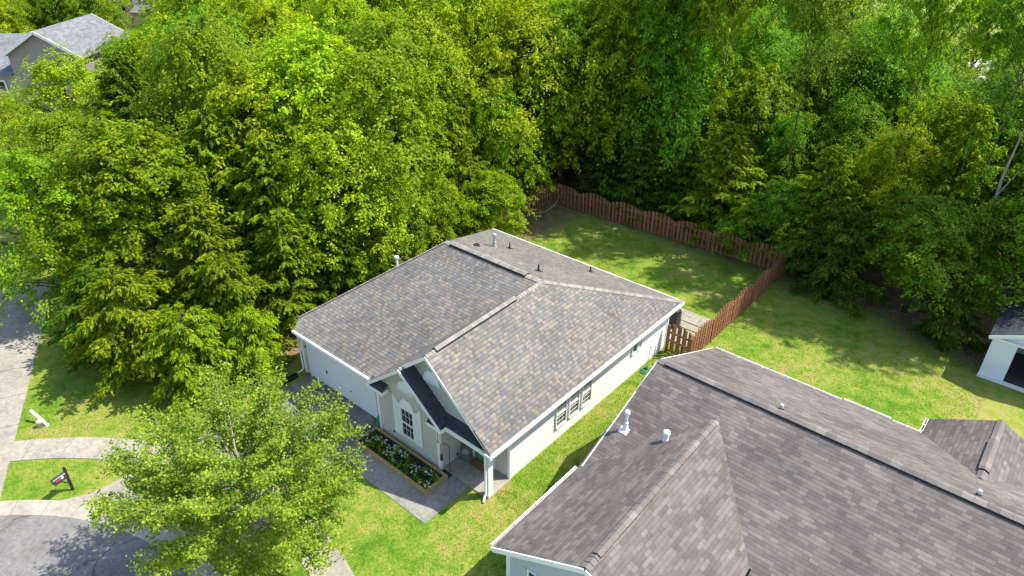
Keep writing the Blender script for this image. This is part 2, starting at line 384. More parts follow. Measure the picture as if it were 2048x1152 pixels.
# ------------------------------------------------------------ main house
H = empty('house', 'single storey house with mottled grey tan shingle roof and white siding in the middle', 'house')
EZ = 2.45
PE, PK = Vector((-8.0, 5.0, 5.0)), Vector((-2.75, 5.0, 5.0)); PF = Vector((-2.5, -1.4, 5.0))
VL = Vector((-5.65, -1.4, EZ)); GL = Vector((-10.62, -1.4, EZ)); KL = Vector((-10.97, -.86, 2.665)); RL = Vector((-11.0, 11.28, EZ)); RR = Vector((.4, 11.28, EZ)); FR = Vector((.4, -1.45, EZ))
b = MB()
b.slab([GL, VL, PK, PE, KL], .10, uvdir=(1, 0, 0))
b.slab([PE, PK, RR, RL], .10, uvdir=(1, 0, 0))
b.slab([KL, PE, RL], .10, uvdir=(0, 1, 0))
b.slab([PF, FR, RR, PK], .10, uvdir=(0, 1, 0))
SX, SZ = -3.68, 4.01                                  # small gable ridge
b.slab([PF, PK, VL, Vector((-5.65, -1.63, EZ)), Vector((SX, -1.63, SZ)), Vector((SX, -1.38, SZ))], .10, uvdir=(0, 1, 0))
roof = b.build('roof', M['shingleA'], H)
b = MB()
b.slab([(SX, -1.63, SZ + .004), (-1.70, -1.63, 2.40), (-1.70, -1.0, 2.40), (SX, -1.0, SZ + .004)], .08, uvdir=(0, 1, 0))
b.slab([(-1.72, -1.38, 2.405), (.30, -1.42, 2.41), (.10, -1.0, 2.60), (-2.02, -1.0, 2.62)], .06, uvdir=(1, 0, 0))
r2 = b.build('porch_roof', M['shingleD'], H)  # these slopes lie in shadow; the dark slate tone paints that shade
sF = Vector((0, -1, -.398)); sB = Vector((0, 1, -.406)); sRt = Vector((1, 0, -.86)); sL = Vector((-1, 0, -.81))
caps(PE, PK, sB, sF, 'ridge_cap', M['capA'], roof, .15, .15, .02)
caps(RR, PK, (1, -.5, -.86), (-.5, 1, -.40), 'hip_cap', M['capA'], roof, .13, .15)
caps(KL, PE, (-1, .4, -.6), (.5, -1, -.1), 'hip_cap', M['capA'], roof, .10, .15, .02)
caps(PF, PK, sL, sRt, 'ridge_cap', M['capA'], roof, .14, .15, .015)
caps((SX, -1.62, SZ), (SX + .01, -1.02, SZ + .01), sL, sRt, 'ridge_cap', M['capA'], roof, .11, .15, .012)
# raised ridge vents with their dark open lower edge
def ridge_vent(p0, p1, s1, s2, mat, parent, wd=.17, h=.07, step=.17):
    p0, p1 = Vector(p0), Vector(p1); up = Vector((0, 0, h)); s1 = Vector(s1).normalized() * wd; s2 = Vector(s2).normalized() * wd
    b = MB(); lo = Vector((0, 0, .012))
    b.face([p0 + s1 + lo, p0 + s1 + up, p1 + s1 + up, p1 + s1 + lo]); b.face([p0 + s2 + lo, p1 + s2 + lo, p1 + s2 + up, p0 + s2 + up])
    b.face([p0 + s1 + lo, p0 + lo, p0 + up, p0 + s1 + up]); b.face([p0 + lo, p0 + s2 + lo, p0 + s2 + up, p0 + up])
    b.face([p1 + s1 + lo, p1 + s1 + up, p1 + up, p1 + lo]); b.face([p1 + lo, p1 + up, p1 + s2 + up, p1 + s2 + lo])
    v = b.build('ridge_vent', M['vent_black'], parent)
    caps(p0 + up, p1 + up, s1, s2, 'vent_cap', mat, v, wd - .004, step, .006, .008)
ridge_vent((-7.65, 5, 5.0), (-3.45, 5, 5.0), sF, sB, M['capA'], roof, .16, .10, .15)
d = (PK - PF); ridge_vent(PF + d * .07, PF + d * .74, sRt, sL, M['capA'], roof, .15, .085, .15)

# walls
b = MB(); N = lambda s0, s1: (lambda z: (s0, s1))
siding(b, (0, 0, 0), (0, 1, 0), (1, 0, 0), .06, 2.44, N(.0, 10.9)); b.box((-.02, 0, 0), (-.001, 10.9, 2.5))
wr_ = b.build('wall', M['siding'], H); wr_['label'] = 'long sunlit side wall of pale siding'
b = MB(); siding(b, (0, 10.9, 0), (-1, 0, 0), (0, 1, 0), .06, 2.44, N(0, 10.78)); b.build('wall', M['siding'], H)
b = MB(); siding(b, (-10.78, 10.9, 0), (0, -1, 0), (-1, 0, 0), .06, 2.6, N(0, 11.95)); b.build('wall', M['siding'], H)
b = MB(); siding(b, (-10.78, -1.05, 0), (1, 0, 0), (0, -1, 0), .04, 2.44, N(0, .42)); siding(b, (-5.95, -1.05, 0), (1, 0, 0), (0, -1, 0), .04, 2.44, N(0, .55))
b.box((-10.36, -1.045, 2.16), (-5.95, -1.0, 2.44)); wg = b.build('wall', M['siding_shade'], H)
def gab(x0, x1, px, pz, ez):
    def f(z):
        if z <= ez: return (0, x1 - x0)
        t = (z - ez) / (pz - ez); return ((px - x0) * t, (x1 - x0) - (x1 - px) * t)
    return f
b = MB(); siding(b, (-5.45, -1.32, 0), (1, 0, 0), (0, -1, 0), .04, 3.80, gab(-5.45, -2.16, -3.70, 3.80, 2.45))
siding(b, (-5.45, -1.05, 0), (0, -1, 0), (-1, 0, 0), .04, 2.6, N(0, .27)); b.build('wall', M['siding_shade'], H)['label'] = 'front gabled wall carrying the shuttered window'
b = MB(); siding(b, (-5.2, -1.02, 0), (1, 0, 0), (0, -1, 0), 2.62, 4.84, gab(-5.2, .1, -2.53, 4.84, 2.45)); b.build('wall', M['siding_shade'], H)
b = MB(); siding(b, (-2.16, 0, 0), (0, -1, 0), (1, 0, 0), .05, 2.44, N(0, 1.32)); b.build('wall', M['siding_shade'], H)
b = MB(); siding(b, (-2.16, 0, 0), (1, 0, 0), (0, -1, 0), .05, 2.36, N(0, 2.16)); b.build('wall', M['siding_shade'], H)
b = MB(); b.box((-2.2, -1.34, 2.30), (.1, 0, 2.34)); b.build('porch_ceiling', M['white'], H)
MB().box((-10.7, -.9, 0), (-2.2, -.85, 2.4)).build('inner_wall', M['siding_shade'], H); MB().box((-10.7, 10.8, 0), (-.1, 10.85, 2.4)).build('inner_wall', M['siding_shade'], H)
# soffits
MB().box((.036, -.0, 2.31), (.36, 11.2, 2.335)).build('soffit', M['white'], H); MB().box((-10.6, -1.36, 2.32), (-5.66, -1.06, 2.34)).build('soffit', M['white'], H)

# corner boards and trim
def trim(a, c, name='corner_trim', mat='white', par=H, **k): return MB().box(a, c).build(name, M[mat], par)
trim((-.07, -.045, .03), (.035, .07, 2.32)); trim((-.07, 10.83, .03), (.035, 10.93, 2.32))
trim((-2.24, -1.36, .03), (-2.12, -1.24, 2.36)); trim((-5.49, -1.36, .03), (-5.37, -1.28, 2.42)); trim((-10.82, -1.09, .03), (-10.70, -1.0, 2.34))
# rake / barge boards
def board(p, q, wd=.04, ht=.17, name='barge_board', mat='white'): return MB().beam(p, q, wd, ht).build(name, M[mat], H)
def rake(p, q, y, drop=.09, ht=.17):
    p, q = Vector(p), Vector(q); b = MB(); t = .035
    P = [Vector((p.x, y, p.z - .02)), Vector((q.x, y, q.z - .02)), Vector((q.x, y, q.z - ht)), Vector((p.x, y, p.z - ht))]
    b.face(P); b.face([v + Vector((0, t, 0)) for v in P][::-1])
    for i in range(4):
        j = (i + 1) % 4; b.face([P[i], P[i] + Vector((0, t, 0)), P[j] + Vector((0, t, 0)), P[j]])
    return b.build('barge_board', M['white'], H)
rake(VL, PF, -1.437); rake(PF, (.4, -1.4, EZ), -1.437)
rake((-5.65, 0, EZ), (SX, 0, SZ), -1.667); rake((SX, 0, SZ), (-1.70, 0, 2.40), -1.667)
# soffits under the gable overhangs
b = MB()
for (p, q, y0, y1) in ((VL, PF, -1.40, -1.03), (PF, FR, -1.40, -1.03), (Vector((-5.65, 0, EZ)), Vector((SX, 0, SZ)), -1.63, -1.33), (Vector((SX, 0, SZ)), Vector((-1.7, 0, 2.4)), -1.63, -1.33)):
    b.face([(p.x, y0, p.z - .125), (q.x, y0, q.z - .125), (q.x, y1, q.z - .125), (p.x, y1, p.z - .125)])
b.build('soffit', M['white'], H)
# eave returns with small shingled tops
def eave_return(x0, x1):
    b = MB(); b.box((x0, -1.66, 2.26), (x1, -1.345, 2.40)); r = b.build('eave_return', M['white'], H)
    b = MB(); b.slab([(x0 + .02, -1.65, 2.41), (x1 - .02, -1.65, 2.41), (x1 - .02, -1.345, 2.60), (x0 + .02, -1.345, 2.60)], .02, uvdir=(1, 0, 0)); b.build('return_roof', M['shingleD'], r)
eave_return(-5.62, -4.72); eave_return(-2.42, -1.72)
board((-1.74, -1.40, 2.30), (.3, -1.43, 2.32), .03, .17, 'porch_fascia'); 
board((-1.68, -1.63, 2.32), (-1.68, -1.40, 2.32), .03, .15, 'porch_fascia')
# gutters
def gutter(p, q, out):
    p, q, out = Vector(p), Vector(q), Vector(out).normalized(); up = Vector((0, 0, 1)); b = MB(); g = .045
    b.beam(p + out * g * 2, q + out * g * 2, .022, .11); b.beam(p + out * .012 - up * .01, q + out * .012 - up * .01, .02, .11)
    b.beam(p + out * g - up * .055, q + out * g - up * .055, .11, .015)
    d = (q - p).normalized()
    for e, s in ((p, 1), (q, -1)): b.beam(e + d * .008 * s, e + d * .008 * s + out * .12, .012, .10)
    L = (q - p).length; n = max(2, int(L / .85))
    for i in range(1, n): c = p + (q - p) * (i / n) + up * .05; b.beam(c, c + out * .12, .035, .014)
    o = b.build('gutter', M['gutter'], H)
    b = MB(); b.beam(p + out * g - up * .028 + d * .03, q + out * g - up * .028 - d * .03, .085, .02); b.build('gutter_bed', M['trough'], o)
    return o
gutter((.40, -1.42, 2.40), (.40, 11.26, 2.40), (1, 0, 0))
gutter((-10.6, -1.40, 2.40), (-5.70, -1.40, 2.40), (0, -1, 0))
gutter((.02, -1.42, 2.385), (.50, -1.43, 2.385), (0, -1, 0))
MB().beam((-11.0, 11.31, 2.39), (.42, 11.31, 2.39), .05, .12).build('fascia', M['white'], H)
# elbow at the garage gutter end
MB().tube([(-5.69, -1.46, 2.36), (-5.69, -1.52, 2.30), (-5.78, -1.42, 2.20), (-5.70, -1.18, 2.10), (-5.62, -1.14, 1.9), (-5.62, -1.13, .15), (-5.62, -1.25, .05)], .035, 6).build('downspout', M['gutter'], H, True)
MB().tube([(-10.62, -1.46, 2.36), (-10.70, -1.35, 2.22), (-10.87, -1.15, 2.10), (-10.87, -1.13, .2), (-10.93, -1.22, .1), (-10.95, -1.40, .06)], .038, 6).build('downspout', M['gutter'], H, True)
# porch post + its downspout
pb = MB(); pb.box((-.12, -1.16, .05), (.04, -.93, 2.32)); po = pb.build('porch_post', M['white'], H)
MB().box((-.14, -1.18, .05), (.06, -.91, .2)).build('post_base', M['white'], po)
MB().box((-.14, -1.18, 2.14), (.06, -.91, 2.28)).build('post_cap', M['white'], po)
MB().tube([(.10, -1.46, 2.36), (.06, -1.42, 2.25), (-.02, -1.24, 2.12), (-.04, -1.22, 1.9), (-.04, -1.22, .22), (-.03, -1.30, .12), (.06, -1.45, .05)], .045, 7).build('downspout', M['gutter'], H, True)

# garage door
gd = MB(); 
for i in range(4):
    z0 = .03 + i * .53; gd.box((-10.28, -1.04, z0), (-6.02, -1.0, z0 + .522))
    for j in range(8):
        x0 = -10.2 + j * .525; gd.box((x0, -1.052, z0 + .1), (x0 + .44, -1.041, z0 + .42))
g = gd.build('garage_door', M['door_white'], H)
MB().box((-9.2, -1.08, .74), (-9.13, -1.054, .88)).build('handle', M['black'], g)
for x in (-7.62, -7.60): MB().box((x, -1.075, .6), (x + .03, -1.054, .63)).build('latch', M['black'], g)
b = MB(); b.box((-10.38, -1.10, .03), (-10.29, -1.03, 2.2)); b.box((-6.01, -1.10, .03), (-5.92, -1.03, 2.2)); b.box((-10.38, -1.10, 2.15), (-5.92, -1.04, 2.24)); b.build('door_frame', M['white'], H)
fl = MB(); fl.box((-10.66, -1.12, 1.92), (-10.54, -1.07, 2.02)); fl.tube([(-10.6, -1.10, 1.97), (-10.72, -1.22, 1.93)], [.03, .07], 8); fl.tube([(-10.6, -1.10, 1.97), (-10.48, -1.22, 1.93)], [.03, .07], 8)
fl.build('floodlight', M['white'], H)
MB().box((-10.52, -1.10, 1.45), (-10.46, -1.068, 1.55)).build('wall_sensor', M['black'], H)

# windows. frame local axes: origin lower-left, du along wall, nrm outwards
def window(name, o, du, nrm, wd, ht, cols, rows, split=.5, blind=None, fr=.05, dep=.06, parent=H, glass='glass'):
    o, du, nrm = Vector(o), Vector(du), Vector(nrm); U = Vector((0, 0, 1))
    def bar(b, u0, u1, z0, z1, d0, d1):
        ps = [o + du * u + U * z + nrm * d for u in (u0, u1) for z in (z0, z1) for d in (d0, d1)]
        b.box((min(p.x for p in ps), min(p.y for p in ps), min(p.z for p in ps)), (max(p.x for p in ps), max(p.y for p in ps), max(p.z for p in ps)))
    b = MB(); bar(b, -fr, 0, -fr, ht + fr, .0, dep); bar(b, wd, wd + fr, -fr, ht + fr, .0, dep); bar(b, 0, wd, -fr * 1.2, 0, .0, dep + .012); bar(b, 0, wd, ht, ht + fr, .0, dep)
    if split: bar(b, 0, wd, ht * split - .03, ht * split + .02, .0, dep - .012)
    f = b.build(name, M['white'], parent)
    b = MB(); bar(b, 0, wd, 0, ht, .018, .026); b.build('pane', M[glass], f)
    b = MB()
    for i in range(1, cols): bar(b, wd * i / cols - .006, wd * i / cols + .006, 0, ht, .026, .034)
    for i in range(1, rows):
        if split and abs(i / rows - split) < .02: continue
        bar(b, 0, wd, ht * i / rows - .006, ht * i / rows + .006, .026, .036)
    if b.f: b.build('muntin', M['white'], f)
    if blind:
        b = MB(); bar(b, .02, wd - .02, ht * blind[0], ht * blind[1], .027, .0305); b.build('blind', M['blind'], f)
    return f
for y0 in (2.62, 3.44, 4.27): window('window', (0, y0, .68), (0, 1, 0), (1, 0, 0), .57, 1.22, 3, 6, .47, (.5, .72), dep=.075)
window('window', (0, 7.86, 1.25), (0, 1, 0), (1, 0, 0), .32, .72, 1, 2, 0, dep=.07); 
window('window', (0, 8.25, 1.25), (0, 1, 0), (1, 0, 0), .32, .72, 1, 1, 0, (0.02, .98), dep=.07)
fw = window('window', (-4.06, -1.336, .70), (1, 0, 0), (0, -1, 0), .61, 1.24, 3, 4, .47, dep=.06)
def shutter(x0, x1, flip):
    b = MB(); zs = []; n = 10; top = []
    for i in range(n + 1):
        t = i / n; x = x0 + (x1 - x0) * t
        e = (1 - t) if flip else t
        top.append((x, 2.06 + .26 * (1 - e) ** 1.6 + (.03 if e < .15 else 0)))
    pts = [(x0, .58)] + [(x1, .58)] + top[::-1]; F = [(x, -1.385, z) for x, z in pts]; B = [(x, -1.337, z) for x, z in pts]
    b.face(F); b.face(B[::-1])
    for i in range(len(pts)): j = (i + 1) % len(pts); b.face([F[i], B[i], B[j], F[j]])
    z = .66
    while z < 1.98: b.box((x0 + .05, -1.396, z), (x1 - .05, -1.386, z + .028)); z += .05
    return b.build('shutter', M['white'], H)
shutter(-4.50, -4.13, False); shutter(-3.40, -3.03, True)
b = MB(); n = 20; pts = [(-3.39, 1.99), (-4.12, 1.99)][::-1]
P = [(-4.12, 1.99)] + [(-3.755 - .365 * math.cos(math.pi * i / n), 2.04 + .40 * math.sin(math.pi * i / n)) for i in range(n + 1)] + [(-3.39, 1.99)]
F = [(x, -1.385, z) for x, z in P[::-1]]; B = [(x, -1.337, z) for x, z in P[::-1]]; b.face(F); b.face(B[::-1])
for i in range(len(P)): j = (i + 1) % len(P); b.face([F[i], B[i], B[j], F[j]])
b.build('arched_panel', M['white'], H)
# half-round gable vents
def half_vent(cx, y, z0, r, h):
    b = MB(); n = 20
    for i in range(n):
        a0, a1 = math.pi * i / n, math.pi * (i + 1) / n
        q = [(cx - r * math.cos(a), z0 + h * math.sin(a)) for a in (a0, a1)] + [(cx - (r - .055) * math.cos(a), z0 + (h - .055) * math.sin(a)) for a in (a1, a0)]
        F = [(x, y - .045, z) for x, z in q]; B = [(x, y, z) for x, z in q]; b.face(F[::-1])
        b.face([F[0], F[1], B[1], B[0]]); b.face([F[2], F[3], B[3], B[2]])
    b.box((cx - r, y - .045, z0 - .04), (cx + r, y, z0 + .005))
    fr = b.build('gable_vent', M['white'], H)
    b = MB(); z = z0 + .02
    while z < z0 + h - .07:
        t = math.sqrt(max(0, 1 - ((z + .03 - z0) / (h - .05)) ** 2)) * (r - .055)
        b.face([(cx - t, y - .03, z), (cx + t, y - .03, z), (cx + t, y - .01, z + .042), (cx - t, y - .01, z + .042)]); z += .045
    b.build('louvre', M['door_white'], fr)
half_vent(-3.77, -1.338, 2.78, .40, .46); half_vent(-2.66, -1.04, 3.60, .40, .48)
# front door
fd = MB().box((-1.68, -.035, .06), (-.82, .0, 2.06)).build('front_door', M['green_door'], H)
b = MB()
for x0 in (-1.58, -1.20):
    for z0, z1 in ((.2, .85), (1.0, 1.9)): b.box((x0, -.045, z0), (x0 + .28, -.036, z1))
b.build('door_panel', M['green_door'], fd); MB().box((-.95, -.075, 1.0), (-.90, -.04, 1.12)).build('handle', M['can'], fd)
b = MB(); b.box((-1.80, -.06, .05), (-1.69, 0, 2.16)); b.box((-.81, -.06, .05), (-.70, 0, 2.16)); b.box((-1.8, -.06, 2.07), (-.7, -.01, 2.17)); b.build('door_frame', M['white'], H)
b = MB()
for i in range(20):
    a = i * math.pi / 10; b.box((-1.25 + .14 * math.cos(a) - .03, -.07, .62 + .14 * math.sin(a) - .03), (-1.25 + .14 * math.cos(a) + .03, -.046, .62 + .14 * math.sin(a) + .03))
b.build('door_ornament', M['white'], fd)
MB().box((-2.143, -.52, .16), (-2.12, -.45, .28)).build('wall_outlet', M['iron'], H)
MB().box((-4.68, -1.37, .40), (-4.62, -1.338, .47)).build('wall_tap', M['iron'], H)
# house number: four upright digits on the corner board
for i, ch in enumerate('1218'):
    c = bpy.data.curves.new('house_number', 'FONT'); c.body = ch; c.size = .15; c.extrude = .006; c.align_x = 'CENTER'
    o = bpy.data.objects.new('tmp', c); COL.objects.link(o); bpy.context.view_layer.update()
    me = bpy.data.meshes.new_from_object(o.evaluated_get(bpy.context.evaluated_depsgraph_get())); bpy.data.objects.remove(o)
    me.materials.clear(); me.materials.append(M['iron']); o = bpy.data.objects.new('house_number', me); COL.objects.link(o); o.parent = H
    o.rotation_euler = (R(90), 0, 0); o.location = (-2.18, -1.368, 1.78 - i * .14)
# flues and boots on the roof
def zr(y): return 5 - .406 * (y - 5)
def flue(name, x, y, z, h, r, mat, parent, slope):
    b = MB(); b.lathe((x, y, z), [(r, -.1), (r, h), (r, h)], 12)
    o = b.build(name, M[mat], parent, False)
    b = MB(); b.lathe((x, y, z), [(r * 2.3, slope), (r * 1.2, .22), (r * 1.45, .22), (r * 1.45, .27), (r, .28)], 14); b.build('flashing_cone', M[mat], o)
    b = MB(); b.lathe((x, y, z), [(r * 1.5, h - .02), (r * 1.95, h + .01), (r * 1.95, h + .09), (r * 1.6, h + .12), (r * .4, h + .13)], 14); b.build('rain_cap', M[mat], o)
    return o
flue('flue_pipe', -7.42, 7.47, zr(7.47), .55, .06, 'galv', H, -.04)
flue('flue_pipe', -10.1, 3.88, 3.22, .66, .055, 'pvc', H, -.1)
def boot(x, y, s=1):
    z = zr(y); b = MB(); b.lathe((x, y, z), [(.09 * s, -.03), (.045 * s, .1), (.035 * s, .1), (.035 * s, .30 * s), (.01, .30 * s)], 10); b.build('plumbing_vent', M['vent_black'], H)
    MB().slab([(x - .13, y - .12, zr(y - .12) + .012), (x + .13, y - .12, zr(y - .12) + .012), (x + .13, y + .16, zr(y + .16) + .012), (x - .13, y + .16, zr(y + .16) + .012)], .01).build('vent_flashing', M['vent_black'], H)
boot(-7.26, 8.35, .9); boot(-3.96, 6.38, 1); boot(-3.79, 10.07, .9)
b = MB(); b.box((-7.56, 6.22, zr(6.42) - .02), (-7.36, 6.42, zr(6.32) + .10)); b.build('roof_vent', M['vent_black'], H)

# ------------------------------------------------------------ neighbour house (taupe roof)
HB = empty('house', 'single storey house with taupe brown shingle roof and pale blue wall at lower right', 'house')
mz, my = 4.25, 4.45
def zB(y): return mz - .41 * abs(y - my)
BX0, BX1 = 2.95, 26
FZ, FX = 3.85, 5.70
VT = Vector((FX, my - (mz - FZ) / .41, FZ)); FLB = Vector((2.84, .02, zB(.02))); FRB = Vector((8.56, .02, zB(.02)))
PkB = Vector((5.78, -3.86, FZ)); LFb = Vector((2.84, -4.04, 2.45)); RFb = Vector((8.66, -3.8, 2.45))
b = MB(); L0 = Vector((2.95, my, mz))
b.slab([FLB, VT, FRB, Vector((8.62, .0, zB(.0))), Vector((8.62, -1.4, zB(-1.4))), Vector((BX1, -1.4, zB(-1.4))), Vector((BX1, my, mz)), L0], .1, uvdir=(1, 0, 0))
b.slab([L0, Vector((BX1, my, mz)), Vector((BX1, 9.05, zB(9.05))), Vector((14.55, 9.05, zB(9.05))), Vector((10.69, 9.05, zB(9.05))), Vector((9.7, 9.05, zB(9.05))), Vector((9.7, 9.25, zB(9.25))), Vector((8.05, 9.25, zB(9.25))), Vector((8.05, 9.05, zB(9.05))), Vector((3.05, 9.05, zB(9.05)))], .1, uvdir=(1, 0, 0))
b.slab([PkB, VT, FLB, LFb], .1, uvdir=(0, 1, 0)); b.slab([PkB, RFb, FRB, VT], .1, uvdir=(0, 1, 0))
# rear wing
WX, WZ, WY = 12.58, 3.35, 10.05
wy = my + (mz - WZ) / .41; ze = zB(9.05)
b.slab([Vector((WX, wy, WZ)), Vector((WX, WY, WZ)), Vector((10.69, WY - .0, ze)), Vector((10.69, 9.05, ze))], .1, uvdir=(0, 1, 0))
b.slab([Vector((WX, WY, WZ)), Vector((WX, wy, WZ)), Vector((14.5, 9.05, ze)), Vector((14.5, WY, ze))], .1, uvdir=(0, 1, 0))
rb = b.build('roof', M['shingleB'], HB)
sF = Vector((0, -1, -.41)); sB = Vector((0, 1, -.41)); sl = Vector((-1, 0, -.49)); sr = Vector((1, 0, -.49))
caps(L0, (BX1, my, mz), sB, sF, 'ridge_cap', M['capB'], rb, .15, .2, .02)
caps(PkB, VT, sl, sr, 'ridge_cap', M['capB'], rb, .15, .2, .02); caps((WX, WY, WZ), (WX, wy, WZ), sr, sl, 'ridge_cap', M['capB'], rb, .14, .2, .02)
ridge_vent((3.25, my, mz), (25, my, mz), sF, sB, M['capB'], rb, .155, .075, .3)
d = VT - PkB; ridge_vent(PkB + d * .07, PkB + d * .95, sl, sr, M['capB'], rb, .14, .06, .3)
ridge_vent((WX, 8.75, WZ), (WX, 7.1, WZ), sl, sr, M['capB'], rb, .17, .07, .25)
Hs, H = H, HB
gutter((2.84, -4.0, 2.38), (2.84, .0, 2.38), (-1, 0, 0)); gutter((3.08, 9.05, ze - .06), (8.0, 9.05, ze - .06), (0, 1, 0)); gutter((8.06, 9.25, ze - .14), (9.66, 9.25, ze - .14), (0, 1, 0)); gutter((9.75, 9.05, ze - .06), (10.66, 9.05, ze - .06), (0, 1, 0)); gutter((10.69, 9.2, ze - .06), (10.69, 10.02, ze - .06), (-1, 0, 0))
MB().beam((2.93, .05, 2.38), (2.93, my, mz - .08), .04, .14).build('barge_board', M['white'], HB); MB().beam((2.93, my + .02, mz - .08), (3.03, 9.0, 2.30), .04, .14).build('barge_board', M['white'], HB)
def rakeB(p, q):
    d = Vector((0, -.03, -.09)); MB().beam(Vector(p) + d, Vector(q) + d, .04, .16).build('barge_board', M['white'], HB)
rakeB(LFb, PkB); rakeB(PkB, RFb)
b = MB(); siding(b, (3.1, -3.65, 0), (1, 0, 0), (0, -1, 0), .05, 3.7, gab(3.1, 8.4, 5.75, 3.68, 2.42)); b.build('wall', M['sidingB'], HB)
b = MB(); siding(b, (3.1, 0, 0), (0, -1, 0), (-1, 0, 0), .05, 2.42, N(0, 3.65)); b.build('wall', M['sidingB'], HB)
def sideB(z): return (0, 8.5) if z < 2.5 else (4.35 * (z - 2.5) / 1.6, 8.5 - 4.15 * (z - 2.5) / 1.6)
b = MB(); siding(b, (3.25, 8.7, 0), (0, -1, 0), (-1, 0, 0), .05, 4.05, sideB); b.build('wall', M['sidingB'], HB)
b = MB(); siding(b, (22, 8.7, 0), (-1, 0, 0), (0, 1, 0), .05, 2.35, N(0, 18.7)); b.build('wall', M['sidingB'], HB)
b = MB(); siding(b, (10.95, 8.7, 0), (0, 1, 0), (-1, 0, 0), .05, 2.3, N(0, 1.1)); siding(b, (14.2, 9.8, 0), (-1, 0, 0), (0, 1, 0), .05, 3.25, gab(0, 3.25, 1.62, 3.2, 2.3)); b.build('wall', M['sidingB'], HB)
MB().box((3.06, -3.70, .03), (3.2, -3.6, 2.45)).build('corner_trim', M['white'], HB)
window('window', (3.9, -3.67, .75), (1, 0, 0), (0, -1, 0), .9, 1.25, 3, 4, .5, parent=HB); window('window', (5.55, -3.67, 2.2), (1, 0, 0), (0, -1, 0), .5, .6, 2, 2, 0, parent=HB)
def tilt_flue(x, y, zf, h, r):
    o = flue('flue_pipe', x, y, zf, h, r, 'pvc', HB, -.03)
    b = MB(); b.slab([(x - .17, y - .20, zB(y - .20) + .02), (x + .15, y - .20, zB(y - .20) + .02), (x + .15, y + .02, zB(y + .02) + .02), (x - .17, y + .02, zB(y + .02) + .02)], .012); b.build('base_flashing', M['pvc'], o)
tilt_flue(3.40, 1.80, zB(1.80), .62, .045)
tilt_flue(4.75, 1.96, zB(1.96) + .05, .34, .06)
for x, y in ((7.11, 4.96), (12.62, 5.04)):
    MB().lathe((x, y, zB(y)), [(.05, -.05), (.05, .16), (.05, .18)], 10).build('plumbing_vent', M['pvc'], HB)
    MB().lathe((x, y, zB(y)), [(.10, -.05), (.06, .05), (.05, .05)], 10).build('vent_flashing', M['vent_black'], HB)
H = Hs

# ------------------------------------------------------------ shed
S = empty('shed', 'white garden shed with dark shingle roof and open doorway at the right edge', 'shed', loc=(0, 0, 0))
b = MB(); b.box((11.4, 18.1, .05), (12.32, 18.16, 2.12)); b.box((14.0, 18.1, .05), (14.9, 18.16, 2.12)); b.box((12.32, 18.1, 2.0), (14.0, 18.16, 2.12))
b.box((11.4, 18.16, .05), (11.46, 21.2, 2.12)); b.box((14.84, 18.16, .05), (14.9, 21.2, 2.12)); b.box((11.46, 21.14, .05), (14.84, 21.2, 2.12))
b.face([(11.4, 18.1, 2.12), (14.9, 18.1, 2.12), (13.15, 18.1, 2.88)]); b.face([(11.4, 21.2, 2.12), (13.15, 21.2, 2.88), (14.9, 21.2, 2.12)]); b.build('wall', M['shed_wall'], S)
MB().box((11.38, 18.02, 0.0), (14.92, 21.2, .05)).build('floor', M['shed_floor'], S)
MB().box((11.38, 17.98, .0), (14.92, 18.09, .14)).build('sill', M['white'], S)
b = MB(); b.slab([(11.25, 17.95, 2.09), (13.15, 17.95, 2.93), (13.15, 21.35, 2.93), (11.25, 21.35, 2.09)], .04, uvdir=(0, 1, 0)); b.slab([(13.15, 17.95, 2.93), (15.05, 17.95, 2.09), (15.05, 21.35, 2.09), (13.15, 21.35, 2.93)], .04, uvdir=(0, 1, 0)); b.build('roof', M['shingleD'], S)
b = MB(); b.beam((11.25, 17.93, 2.0), (13.15, 17.93, 2.84), .03, .15); b.beam((13.15, 17.93, 2.84), (15.05, 17.93, 2.0), .03, .15); b.beam((11.3, 17.97, 2.03), (15, 17.97, 2.03), .08, .1); b.build('barge_board', M['white'], S)

